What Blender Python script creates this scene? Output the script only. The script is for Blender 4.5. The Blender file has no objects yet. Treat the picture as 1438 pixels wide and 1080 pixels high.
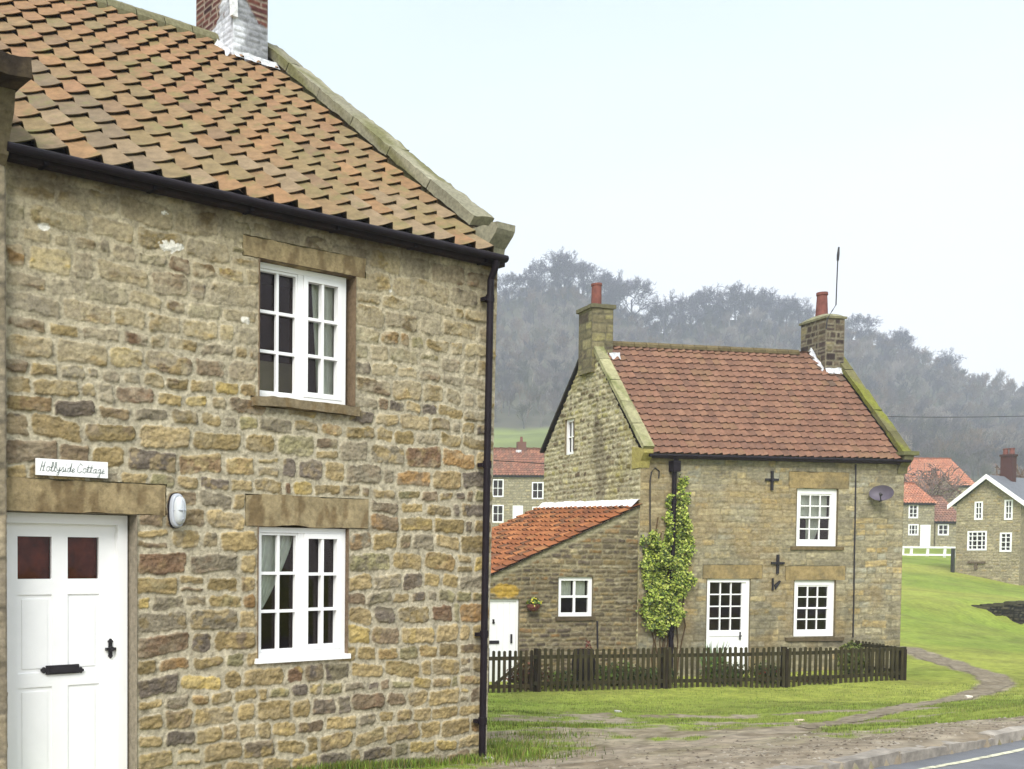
import bpy, math, random
import numpy as np
from mathutils import Matrix, Vector
RAD=math.radians
rnd=random.Random(7); NR=np.random.RandomState(11)
scene=bpy.context.scene; COL=scene.collection
# ------------------------------------------------------------------ camera
F_,CX,CY,PITCH,ROLL=1500.,345.,837.,1.939,.254
_R=Matrix.Rotation(RAD(90-PITCH),4,'X')@Matrix.Rotation(RAD(ROLL),4,'Z')
cd=bpy.data.cameras.new('camera'); cam=bpy.data.objects.new('camera',cd); COL.objects.link(cam)
cam.matrix_world=_R; cd.sensor_fit='HORIZONTAL'; cd.sensor_width=36; cd.lens=F_/1438*36
cd.shift_x=(719-CX)/1438; cd.shift_y=(CY-540)/1438; cd.clip_start=.1; cd.clip_end=3000
scene.camera=cam
_M=np.array(_R.to_3x3())
def ray(px,py):
    v=_M@np.array([(px-CX)/F_,-(py-CY)/F_,-1.]); return v/v[1]
def at(px,py,Y): return ray(px,py)*Y
# ------------------------------------------------------------------ noise
def _hash(ix,iy,seed):
    h=(ix.astype(np.int64)*374761393+iy.astype(np.int64)*668265263+seed*1442695041)&0xffffffff
    h=((h^(h>>13))*1274126177)&0xffffffff
    return ((h^(h>>16))&0xffff)/65535.
def vnoise(x,y,seed=0):
    x=np.asarray(x,float);y=np.asarray(y,float)
    ix=np.floor(x);iy=np.floor(y);fx=x-ix;fy=y-iy
    fx=fx*fx*(3-2*fx);fy=fy*fy*(3-2*fy)
    a=_hash(ix,iy,seed);b=_hash(ix+1,iy,seed);c=_hash(ix,iy+1,seed);d=_hash(ix+1,iy+1,seed)
    return (a*(1-fx)+b*fx)*(1-fy)+(c*(1-fx)+d*fx)*fy
def fbm(x,y,seed=0,o=4,g=.5):
    s=0;a=1;t=0
    for i in range(o):
        s=s+a*vnoise(np.asarray(x)*2**i+i*17.3,np.asarray(y)*2**i+i*9.1,seed+i*31);t+=a;a*=g
    return s/t
def sstep(x,a,b):
    t=np.clip((x-a)/(b-a),0,1);return t*t*(3-2*t)
def lin(c,k=.80):
    return np.array([((v/255+.055)/1.055)**2.4 if v>10 else v/255/12.92 for v in c])*k
# ------------------------------------------------------------------ mesh builder
class Frame:
    def __init__(s,o,ang):
        s.o=np.array(o,float); a=RAD(ang); s.u=np.array([math.cos(a),math.sin(a),0.]); s.n=np.array([math.sin(a),-math.cos(a),0.])
    def p(s,x,d,z): return s.o+s.u*x+s.n*d+np.array([0,0,z])
    def pix(s,px,py,d=0):
        r=ray(px,py); o=s.o+s.n*d; q=r*(np.dot(o,s.n)/np.dot(r,s.n))-s.o
        return float(q@s.u),float(q[2]-0)
    def sub(s,x,d,z,turn=0):
        f=Frame(s.p(x,d,z),0); a=math.atan2(s.u[1],s.u[0])+RAD(turn)
        f.u=np.array([math.cos(a),math.sin(a),0.]); f.n=np.array([math.sin(a),-math.cos(a),0.]); return f
class MB:
    def __init__(s): s.v=[];s.f=[];s.c=[];s.n=0
    def add(s,V,Fs,col=None):
        V=np.asarray(V,float).reshape(-1,3)
        if not isinstance(Fs,list): Fs=[Fs]
        for f in Fs:
            f=np.asarray(f,int)
            if f.ndim==1: f=f.reshape(1,-1)
            if f.size: s.f.append(f+s.n)
        s.v.append(V)
        if col is None: col=(.5,.5,.5)
        col=np.asarray(col,float)
        if col.ndim==1: col=np.tile(col,(len(V),1))
        s.c.append(col); s.n+=len(V); return s
    def hexa(s,P,col=None):   # 8 points: bottom 4 ccw, top 4
        return s.add(P,[[0,3,2,1],[4,5,6,7],[0,1,5,4],[1,2,6,5],[2,3,7,6],[3,0,4,7]],col)
    def box(s,F,x0,x1,d0,d1,z0,z1,col=None):
        return s.hexa([F.p(x0,d1,z0),F.p(x1,d1,z0),F.p(x1,d0,z0),F.p(x0,d0,z0),F.p(x0,d1,z1),F.p(x1,d1,z1),F.p(x1,d0,z1),F.p(x0,d0,z1)],col)
    def prism(s,F,x0,x1,prof,col=None):   # profile of (d,z) extruded along x
        n=len(prof); V=[F.p(x0,d,z) for d,z in prof]+[F.p(x1,d,z) for d,z in prof]
        s.add(V,[[[i,(i+1)%n,(i+1)%n+n,i+n] for i in range(n)],[list(range(n))[::-1]],[list(range(n,2*n))]],col); return s
    def plate(s,F,d0,d1,prof,col=None):   # profile of (x,z) extruded along d
        n=len(prof); V=[F.p(x,d0,z) for x,z in prof]+[F.p(x,d1,z) for x,z in prof]
        s.add(V,[[[i,(i+1)%n,(i+1)%n+n,i+n] for i in range(n)],[list(range(n))[::-1]],[list(range(n,2*n))]],col); return s
    def tube(s,pts,r,k=8,col=None,caps=True):
        pts=[np.asarray(p,float) for p in pts]; rs=r if hasattr(r,'__len__') else [r]*len(pts); V=[]
        for i,p in enumerate(pts):
            t=pts[min(i+1,len(pts)-1)]-pts[max(i-1,0)]; t=t/(np.linalg.norm(t)+1e-9)
            a=np.array([0,0,1.]) if abs(t[2])<.9 else np.array([1.,0,0]); a=np.cross(t,a);a/=np.linalg.norm(a);b=np.cross(t,a)
            for j in range(k):
                w=2*math.pi*j/k; V.append(p+rs[i]*(a*math.cos(w)+b*math.sin(w)))
        f=[[i*k+j,i*k+(j+1)%k,(i+1)*k+(j+1)%k,(i+1)*k+j] for i in range(len(pts)-1) for j in range(k)]
        fs=[f]
        if caps: fs+= [[list(range(k))[::-1]],[[(len(pts)-1)*k+j for j in range(k)]]]
        return s.add(V,fs,col)
    def lathe(s,c,prof,k=16,col=None):
        c=np.asarray(c,float); V=[c+np.array([r*math.cos(2*math.pi*j/k),r*math.sin(2*math.pi*j/k),z]) for r,z in prof for j in range(k)]
        n=len(prof); s.add(V,[[[i*k+j,i*k+(j+1)%k,(i+1)*k+(j+1)%k,(i+1)*k+j] for i in range(n-1) for j in range(k)],[list(range(k))[::-1]],[[(n-1)*k+j for j in range(k)]]],col); return s
    def grid(s,V,nr,nc,col=None,keep=None):
        i=np.arange(nr-1)[:,None]*nc+np.arange(nc-1)[None,:]
        f=np.stack([i,i+1,i+nc+1,i+nc],-1).reshape(-1,4)
        if keep is not None: f=f[keep.reshape(-1)]
        return s.add(V,f,col)
    def rough(s,O,A,B,Cc,res,amp,col,seed=0,var=.12,cfn=None):
        # stone block: origin O, edge vectors A,B,C, faces subdivided and displaced by position noise
        O,A,B,Cc=[np.asarray(q,float) for q in (O,A,B,Cc)]; ctr=O+(A+B+Cc)/2
        hx=np.array([np.linalg.norm(A),np.linalg.norm(B),np.linalg.norm(Cc)])/2
        ua,ub,uc=A/np.linalg.norm(A),B/np.linalg.norm(B),Cc/np.linalg.norm(Cc)
        for (o,e,g) in ((O,A,B),(O+Cc,B,A),(O,Cc,A),(O+B,A,Cc),(O,B,Cc),(O+A,Cc,B)):
            n1=max(2,int(np.linalg.norm(e)/res)+1);n2=max(2,int(np.linalg.norm(g)/res)+1)
            a=np.linspace(0,1,n1);b=np.linspace(0,1,n2)
            V=o+a[None,:,None]*e+b[:,None,None]*g; V=V.reshape(-1,3)
            L=V-ctr; q=np.stack([L@ua/hx[0],L@ub/hx[1],L@uc/hx[2]],1)
            # round the edges a little
            m=np.sort(np.abs(q),1)[:,1]; L=L*(1-np.clip(m-.85,0,.15)[:,None]*amp*1.2)
            dn=fbm(V[:,0]*5+V[:,2]*3.1+seed,V[:,1]*5-V[:,2]*4.3,seed,3)-.5
            d2=fbm(V[:,0]*4-V[:,2]*5.1+seed,V[:,1]*6+V[:,2]*2.3,seed+5,3)-.5
            P=ctr+L+np.stack([dn,d2,dn-d2],1)*amp
            cc=np.asarray(col)[None,:]*(1+var*2.4*(fbm(V[:,0]*7+V[:,2]*6,V[:,1]*7-V[:,2]*5,seed+9,4)-.5))[:,None]
            if cfn is not None: cc=cfn(V,cc)
            s.grid(P,n2,n1,cc)
        return s
    def build(s,name,mat,parent=None,loc=None,smooth=False,label=None):
        V=np.concatenate(s.v) if s.v else np.zeros((0,3)); C=np.concatenate(s.c)
        off=np.zeros(3)
        if parent is None and loc is not None: off=np.asarray(loc,float)
        me=bpy.data.meshes.new(name)
        idx=[];tot=[]
        for f in s.f:
            idx.append(f.reshape(-1)); tot.append(np.full(len(f),f.shape[1]))
        idx=np.concatenate(idx);tot=np.concatenate(tot)
        me.vertices.add(len(V)); me.vertices.foreach_set('co',(V-off).astype(np.float32).ravel())
        me.loops.add(len(idx)); me.loops.foreach_set('vertex_index',idx.astype(np.int32))
        me.polygons.add(len(tot)); st=np.concatenate([[0],np.cumsum(tot)[:-1]])
        me.polygons.foreach_set('loop_start',st.astype(np.int32))
        me.polygons.foreach_set('loop_total',tot.astype(np.int32))
        me.polygons.foreach_set('use_smooth',np.full(len(tot),smooth))
        at_=me.color_attributes.new('Col','FLOAT_COLOR','POINT')
        at_.data.foreach_set('color',np.concatenate([np.clip(C,0,1),np.ones((len(C),1))],1).astype(np.float32).ravel())
        me.update(); me.validate()
        if isinstance(mat,(list,tuple)):
            for m in mat: me.materials.append(m)
        else: me.materials.append(mat)
        o=bpy.data.objects.new(name,me); COL.objects.link(o)
        if parent is not None:
            o.parent=parent
            if parent.parent is None and parent.type=='EMPTY': o.matrix_parent_inverse=Matrix.Translation(-Vector(parent.location))
            elif parent.parent is None: o.matrix_parent_inverse=Matrix.Translation(-Vector(parent.location))
        else: o.location=off
        if label: o['label']=label
        return o
def tag(o,label,cat,group=None):
    o['label']=label;o['category']=cat
    if group:o['group']=group
    return o
def thing(name,loc,label,cat,group=None):
    o=bpy.data.objects.new(name,None); COL.objects.link(o); o.location=Vector(loc); o.empty_display_size=.3
    return tag(o,label,cat,group)
def struct(o,kind='structure'): o['kind']=kind; return o
def copy_tree(o,parent=None):
    c=o.copy(); COL.objects.link(c)
    if parent: c.parent=parent
    for ch in list(o.children): copy_tree(ch,c)
    return c
# ------------------------------------------------------------------ materials
def material(name,color=None,rough=.85,attr=False,nscale=8,nvar=.25,bump=.3,bscale=40,bdist=.01,spec=.3,metal=0,tint=None,stretch=None):
    m=bpy.data.materials.new(name);m.use_nodes=True;nt=m.node_tree;N=nt.nodes;Lk=nt.links
    b=N['Principled BSDF'];b.inputs['Roughness'].default_value=rough;b.inputs['Metallic'].default_value=metal
    b.inputs['Specular IOR Level'].default_value=spec
    tc=N.new('ShaderNodeTexCoord'); src=tc.outputs['Object']
    if stretch:
        mp=N.new('ShaderNodeMapping');mp.inputs['Scale'].default_value=stretch;Lk.new(src,mp.inputs['Vector']);src=mp.outputs[0]
    if attr: a=N.new('ShaderNodeAttribute');a.attribute_name='Col';c=a.outputs['Color']
    else: a=N.new('ShaderNodeRGB');a.outputs[0].default_value=(*color,1);c=a.outputs[0]
    n1=N.new('ShaderNodeTexNoise');n1.inputs['Scale'].default_value=nscale;n1.inputs['Detail'].default_value=6;n1.inputs['Roughness'].default_value=.65
    Lk.new(src,n1.inputs['Vector'])
    mr=N.new('ShaderNodeMapRange');mr.inputs['From Min'].default_value=.3;mr.inputs['From Max'].default_value=.7
    mr.inputs['To Min'].default_value=1-nvar;mr.inputs['To Max'].default_value=1+nvar;Lk.new(n1.outputs['Fac'],mr.inputs['Value'])
    mx=N.new('ShaderNodeVectorMath');mx.operation='SCALE';Lk.new(c,mx.inputs[0]);Lk.new(mr.outputs[0],mx.inputs['Scale'])
    out=mx.outputs[0]
    if tint:   # (colour, scale, lo, hi)
        n3=N.new('ShaderNodeTexNoise');n3.inputs['Scale'].default_value=tint[1];n3.inputs['Detail'].default_value=8;n3.inputs['Roughness'].default_value=.7;Lk.new(src,n3.inputs['Vector'])
        m3=N.new('ShaderNodeMapRange');m3.inputs['From Min'].default_value=tint[2];m3.inputs['From Max'].default_value=tint[3];Lk.new(n3.outputs['Fac'],m3.inputs['Value'])
        mm=N.new('ShaderNodeMix');mm.data_type='RGBA';Lk.new(m3.outputs[0],mm.inputs['Factor']);Lk.new(out,mm.inputs['A']);mm.inputs['B'].default_value=(*tint[0],1);out=mm.outputs['Result']
    Lk.new(out,b.inputs['Base Color'])
    if bump:
        n2=N.new('ShaderNodeTexNoise');n2.inputs['Scale'].default_value=bscale;n2.inputs['Detail'].default_value=6;n2.inputs['Roughness'].default_value=.7;Lk.new(src,n2.inputs['Vector'])
        bp=N.new('ShaderNodeBump');bp.inputs['Strength'].default_value=bump;bp.inputs['Distance'].default_value=bdist;Lk.new(n2.outputs['Fac'],bp.inputs['Height']);Lk.new(bp.outputs[0],b.inputs['Normal'])
    return m
M={}
M['stone']=material('rubble_stone',attr=True,rough=.95,nscale=28,nvar=.28,bump=.7,bscale=70,bdist=.012,spec=.15)
M['ashlar']=material('coursed_stone',attr=True,rough=.95,nscale=12,nvar=.28,bump=.6,bscale=30,bdist=.02,spec=.15)
M['block']=material('dressed_stone',attr=True,rough=.95,nscale=24,nvar=.3,bump=.5,bscale=60,bdist=.012,spec=.15)
M['tile']=material('clay_tile',attr=True,rough=.85,nscale=11,nvar=.25,bump=.4,bscale=50,bdist=.006,spec=.25,tint=(tuple(lin((118,116,72))),3.0,.53,.72))
M['tile2']=material('red_clay_tile',attr=True,rough=.85,nscale=6,nvar=.25,bump=.3,bscale=30,bdist=.01,spec=.25)
M['brick']=material('brick',attr=True,rough=.9,nscale=20,nvar=.3,bump=.5,bscale=60,bdist=.01,spec=.2)
M['white']=material('white_paint',(.86,.86,.85),.45,nscale=4,nvar=.03,bump=.08,bscale=20,bdist=.003,spec=.4)
M['mortar_white']=material('whitewashed_mortar',(.60,.61,.63),.8,nscale=9,nvar=.4,bump=.9,bscale=14,bdist=.03,tint=((.16,.16,.17),7,.55,.7))
M['flash_white']=material('white_mortar_fillet',(.80,.80,.80),.8,nscale=9,nvar=.2,bump=.9,bscale=14,bdist=.03)
M['cream']=material('cream_panel',(.30,.26,.16),.8,nscale=4,nvar=.1,bump=0)
M['black']=material('black_paint',(.010,.006,.009),.6,nscale=6,nvar=.3,bump=.1,spec=.2)
M['iron']=material('black_iron',(.016,.013,.016),.55,nscale=20,nvar=.4,bump=.3,spec=.4)
M['soffit']=material('dark_timber',(.018,.009,.008),.8,nscale=6,nvar=.5)
M['fence']=material('weathered_fence_wood',attr=True,rough=.9,nscale=14,nvar=.45,bump=.5,bscale=50,spec=.15,stretch=(1,1,.25))
M['leafy']=material('leaf',attr=True,rough=.6,nscale=3,nvar=.25,bump=0,spec=.3)
M['pot']=material('terracotta',(.17,.06,.045),.8,nscale=9,nvar=.3)
M['lead']=material('lead',(.25,.26,.28),.5,nscale=9,nvar=.3)
M['curtain']=material('curtain_cloth',(.86,.90,.80),.9,nscale=10,nvar=.08,bump=0)
M['room']=material('dark_room',(.085,.042,.036),.9,nscale=1.5,nvar=.4,bump=0)
M['redglass_back']=material('dark_red_curtain',(.16,.030,.016),.8,nscale=8,nvar=.6,bump=0)
M['plaster']=material('grey_render',tuple(lin((158,146,128))),.95,nscale=10,nvar=.18,bump=.4,bscale=40)
M['slate']=material('slate',(.13,.135,.15),.6,nscale=5,nvar=.25,bump=.3,bscale=8,bdist=.03)
M['wood']=material('bare_bark',attr=True,rough=.95,nscale=.4,nvar=.3,bump=0,spec=.05)
M['asphalt']=material('asphalt',(.125,.13,.14),.7,nscale=2.5,nvar=.22,bump=.6,bscale=160,bdist=.006,spec=.35)
M['kerb']=material('kerb_stone',attr=True,rough=.9,nscale=14,nvar=.25,bump=.5,bscale=50)
M['line']=material('worn_line_paint',(.55,.53,.38),.8,nscale=7,nvar=.2,tint=((.13,.13,.12),9,.52,.62))
M['grass']=material('grass_ground',attr=True,rough=.95,nscale=5,nvar=.3,bump=.8,bscale=30,bdist=.03,spec=.1)
M['dirt']=material('gravelly_earth',attr=True,rough=.95,nscale=9,nvar=.28,bump=.9,bscale=60,bdist=.02,spec=.1)
M['hill']=material('hill_ground',attr=True,rough=1,nscale=.06,nvar=.3,bump=0,spec=.05)
M['ink']=material('sign_ink',(.03,.06,.04),.7,bump=0,nvar=.05)
M['lamp']=material('lamp_housing',(.42,.45,.50),.35,nscale=5,nvar=.08,bump=0,spec=.5)
M['dish']=material('satellite_dish_metal',(.10,.085,.11),.5,nscale=5,nvar=.15,bump=0)
def glass():
    m=bpy.data.materials.new('window_glass');m.use_nodes=True;nt=m.node_tree;N=nt.nodes;N.clear()
    o=N.new('ShaderNodeOutputMaterial');t=N.new('ShaderNodeBsdfTransparent');t.inputs[0].default_value=(.94,.95,.94,1)
    g=N.new('ShaderNodeBsdfGlossy');g.inputs['Roughness'].default_value=.04;g.inputs['Color'].default_value=(.36,.31,.31,1)
    fr=N.new('ShaderNodeFresnel');fr.inputs[0].default_value=1.45;mx=N.new('ShaderNodeMixShader')
    n=N.new('ShaderNodeTexNoise');n.inputs['Scale'].default_value=2.2;bp=N.new('ShaderNodeBump');bp.inputs['Strength'].default_value=.25;bp.inputs['Distance'].default_value=.02
    tc=N.new('ShaderNodeTexCoord');nt.links.new(tc.outputs['Object'],n.inputs['Vector']);nt.links.new(n.outputs['Fac'],bp.inputs['Height']);nt.links.new(bp.outputs[0],g.inputs['Normal'])
    nt.links.new(fr.outputs[0],mx.inputs[0]);nt.links.new(t.outputs[0],mx.inputs[1]);nt.links.new(g.outputs[0],mx.inputs[2]);nt.links.new(mx.outputs[0],o.inputs[0]);return m
M['glass']=glass()
# ------------------------------------------------------------------ stone walls as real relief
def snap(a,b,res,br):
    br=sorted(set([a,b]+[round(q,4) for q in br if a<q<b])); out=[a]
    for p,q in zip(br[:-1],br[1:]): out+=list(np.linspace(p,q,max(1,int(round((q-p)/res)))+1)[1:])
    return np.array(out)
def layout(x0,x1,z0,z1,holes,hr,wr,quoin,r,split=.25):
    st=[];z=z0;ci=0
    while z<z1:
        h=r.uniform(*hr); zz=min(z+h,z1+.2); zm=(z+zz)/2
        segs=[(x0,x1)]
        for (a,b,c,d) in holes:
            if c<zm<d:
                ns=[]
                for (p,q) in segs:
                    if b<=p or a>=q: ns.append((p,q));continue
                    if a-p>.05: ns.append((p,a))
                    if q-b>.05: ns.append((b,q))
                segs=ns
        for (p,q) in segs:
            x=p
            while x<q-.01:
                w=h*r.uniform(*wr) if r.random()<.85 else h*r.uniform(wr[0]*.6,wr[0])
                if quoin and abs(x-p)<1e-6 and p==x0 and 0 in quoin: w=.42 if ci%2 else .24
                e=x+w
                if quoin and q==x1 and 1 in quoin:
                    qw=.44 if ci%2 else .26
                    if x>=q-qw-.02: e=q
                    elif e>q-qw-.08: e=q-qw
                elif e>q-.09: e=q
                if e>q: e=q
                isq=quoin and 1 in quoin and q==x1 and e==q
                if h>.15 and r.random()<split*.5 and e-x<.35 and not isq:
                    k=r.uniform(.4,.6);st.append((x,e,z,z+h*k));st.append((x,e,z+h*k,zz))
                else: st.append((x,e,z,zz))
                x=e
        z=zz;ci+=1
    return st
def wall(mb,F,x0,x1,z0,z1,res=.008,holes=(),hr=(.11,.2),wr=(1.2,2.9),joint=.022,relief=.03,warp=.022,pal=None,mort=(170,160,136),quoin=(),seed=1,
         mask=None,corner=.5,smear=None,tintfn=None,wave=.03,nrel=.010,var=.34,extra=(),shift=None,chip=0.):
    r=random.Random(seed)
    xs=snap(x0,x1,res,[h[0] for h in holes]+[h[1] for h in holes]); zs=snap(z0,z1,res,[h[2] for h in holes]+[h[3] for h in holes])
    X,Z=np.meshgrid(xs,zs); nz,nx=X.shape
    WX=X+(fbm(X*7,Z*9,seed+1,4)-.5)*warp*2+(fbm(X*28,Z*30,seed+6,2)-.5)*warp*.7
    edge=np.minimum(1,np.minimum(sstep(X-x0,0,.1),sstep(x1-X,0,.1))) if quoin else 1
    WZ=Z+(fbm(X*8,Z*7,seed+2,4)-.5)*warp*2+(fbm(X*.9,Z*1.3,seed+3,2)-.5)*wave*2+(fbm(X*30,Z*26,seed+7,2)-.5)*warp*.7
    for h in holes:   # keep warp small next to openings
        pass
    D=np.full(X.shape,-1.);C=np.zeros(X.shape+(3,));C[:]=lin(mort);Hs=np.zeros(X.shape);SC=np.zeros(X.shape+(3,));SC[:]=C
    strat=fbm(X*9,Z*34,seed+4,4); blot=fbm(X*12,Z*14,seed+5,4)
    P=[lin(c) for c,w in pal];W=[w for c,w in pal]
    for (a,b,c,d) in list(layout(x0,x1,z0-.1,z1,holes,hr,wr,quoin,r))+list(extra):
        ci=None
        i0=np.searchsorted(xs,a-.06);i1=np.searchsorted(xs,b+.06);j0=np.searchsorted(zs,c-.07);j1=np.searchsorted(zs,d+.07)
        if i1<=i0 or j1<=j0: r.random(); continue
        wx=WX[j0:j1,i0:i1];wz=WZ[j0:j1,i0:i1]
        jt=joint*r.uniform(.5,1.5)/2; hx=(b-a)/2-jt;hz=(d-c)/2-jt*r.uniform(.8,1.3)
        if hx<.01 or hz<.01: continue
        rot=r.uniform(-.05,.05)*min(1,warp*40);cx=(a+b)/2;cz=(c+d)/2
        lx=(wx-cx)+(wz-cz)*rot;lz=(wz-cz)-(wx-cx)*rot
        rr=min(hx,hz)*r.uniform(corner*.6,min(1,corner*1.5))
        lz=lz+ r.uniform(-.12,.12)*lx*min(1,warp*30)
        qx=np.abs(lx)-(hx-rr);qz=np.abs(lz)-(hz-rr)
        sd=rr-(np.sqrt(np.maximum(qx,0)**2+np.maximum(qz,0)**2)+np.minimum(np.maximum(qx,qz),0))
        m=(sd>D[j0:j1,i0:i1])
        base=P[r.choices(range(len(P)),W)[0]].copy(); sec=P[r.choices(range(len(P)),W)[0]]
        base=base*r.uniform(.8,1.2)
        hh=relief*r.uniform(.45,1.1)
        tx=r.uniform(-.04,.04);tz=r.uniform(-.07,.07)
        hgt=hh*np.clip(1-(1-np.clip(sd/max(.010,relief*(.55 if chip else .9)),0,1))**2.0,0,1)+(lx*tx+lz*tz)*sstep(sd,0,.02)
        if chip:
            ph=r.uniform(0,50);fa=fbm(wx*16+ph,wz*22+ph,seed+31,3);st_=np.floor(fa*7+lz*9)/7.
            hgt=hgt+chip*(st_-.45)*sstep(sd,.0,.012)+np.abs(fbm(wx*30+ph,wz*44,seed+33,2)-.5)*(-chip*1.1)
        bl=sstep(blot[j0:j1,i0:i1]+r.uniform(-.1,.1),.45,.62)[...,None]*r.uniform(.2,.8)
        cc=base*(1-bl)+sec*bl
        cc=cc*(1+var*2*(strat[j0:j1,i0:i1]-.5))[...,None]
        D[j0:j1,i0:i1]=np.where(m,sd,D[j0:j1,i0:i1]);Hs[j0:j1,i0:i1]=np.where(m,hgt,Hs[j0:j1,i0:i1])
        SC[j0:j1,i0:i1]=np.where(m[...,None],cc,SC[j0:j1,i0:i1])
    al=sstep(D,-.002,max(.006,res*.9))
    if smear is not None:
        sm=smear(X,Z); nz_=fbm(X*6,Z*10,seed+21,4)
        cov=sstep(nz_+ (sm-.5)*.32,.44,.62)*np.clip(sm*1.2,0,1)
        al=al*(1-.58*cov); Hs=Hs*(1-.35*cov)+.010*cov
    mo=C*(1+.32*(fbm(X*10,Z*10,seed+8,4)-.5)*2)[...,None]
    mo=mo*(1-.28*sstep(fbm(X*40,Z*40,seed+12,2),.55,.75))[...,None]
    col=mo*(1-al[...,None])+SC*al[...,None]
    H=Hs*al+ (fbm(X*22,Z*26,seed+9,4)-.5)*nrel*2+(fbm(X*60,Z*60,seed+10,2)-.5)*nrel*.8*np.clip(al+.3,0,1)
    if tintfn is not None: col=tintfn(X,Z,col)
    H=np.where((X<=x0+1e-6)|(X>=x1-1e-6),np.minimum(H,0),H)
    V=F.o+X[...,None]*F.u+H[...,None]*F.n; V[...,2]+=Z
    if shift is not None:
        sx_,sn_=shift(X,Z);V=V+sx_[...,None]*F.u+sn_[...,None]*F.n
    xc=(xs[:-1]+xs[1:])/2;zc=(zs[:-1]+zs[1:])/2;XC,ZC=np.meshgrid(xc,zc);keep=np.ones(XC.shape,bool)
    for (a,b,c,d) in holes: keep&=~((XC>a)&(XC<b)&(ZC>c)&(ZC<d))
    if mask is not None: keep&=mask(XC,ZC)
    mb.grid(V.reshape(-1,3),nz,nx,col.reshape(-1,3),keep)
    return mb
PAL_L=[((158,139,98),4.5),((143,126,88),3.5),((168,149,110),3),((144,134,113),3.6),((128,112,90),3),((124,100,78),.9),((114,104,92),1.1),((152,122,82),.7),((180,158,100),1.5),((138,131,98),2)]
PAL_C=[((158,149,122),4),((146,138,114),4),((164,150,114),2.5),((136,128,108),3),((168,148,104),.9),((148,144,126),2)]
PAL_D=[((118,106,82),3),((102,92,74),3),((134,118,84),2),((90,80,68),2),((150,138,108),1),((126,100,66),1)]
PAL_B=[((98,58,52),4),((86,50,48),3),((106,64,54),2),((72,46,46),2),((116,76,66),1)]
# ------------------------------------------------------------------ tiles
def tiles(mb,o,A,B,Nn,nc,nr,w,g,amp,colfn,seg=9,lift=.03,th=.016,jit=.006,seed=3,gap=1.5,keepfn=None,sag=0):
    r=random.Random(seed);o,A,B,Nn=[np.asarray(q,float) for q in (o,A,B,Nn)]
    for j in range(nr):
        for i in range(nc):
            if keepfn and not keepfn(i,j): continue
            s=np.concatenate([np.linspace(0,.8,max(3,seg-4)),[.84,.88,.92,.96,1.0,1.06]]) if seg>4 else np.array([0,.45,.8,.9,1.0])
            sm_=s%1.0;prof=amp*(2.7*np.where(sm_<.80,(np.clip(sm_,0,.8)/.8)**1.55,.5+.5*np.cos(math.pi*(sm_-.8)/.2))-1.0)
            dx=r.uniform(-jit,jit);db=r.uniform(-jit,jit)*2;dl=r.uniform(-jit,jit)*.7;tw=r.uniform(-jit,jit)
            b0=j*g+db;b1=(j+1)*g+.28*g
            sg=-sag*math.sin(math.pi*min(1,(j+.5)/nr))*(1+.5*math.sin(i*.55))
            pts=[]
            def rowp(b,k,off):
                return o+A[None]*(i*w+dx+s*w)[:,None]+B[None]*b+Nn[None]*(prof*k+off+sg+tw*(s-.5)*2)[:,None]
            top=rowp(b1,.8,-.004); mid=rowp((b0+b1)/2,1.05,lift*.45+dl*.5); bot=rowp(b0,gap,lift+amp*(gap-1)+dl); un=rowp(b0+.004,gap,lift+amp*(gap-1)-th+dl); ub=rowp(b0+.10*g/.33,gap*.95,lift*.85+amp*(gap-1)-th+dl)
            V=np.concatenate([ub,un,bot,mid,top]); c=np.asarray(colfn(i,j,r))
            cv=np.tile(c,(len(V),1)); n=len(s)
            cv[:2*n]*=.55  # nose and underside darkened in the colour: painted shade below each tile
            mb.grid(V,5,n,cv)
            # right side edge
    return mb
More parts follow.
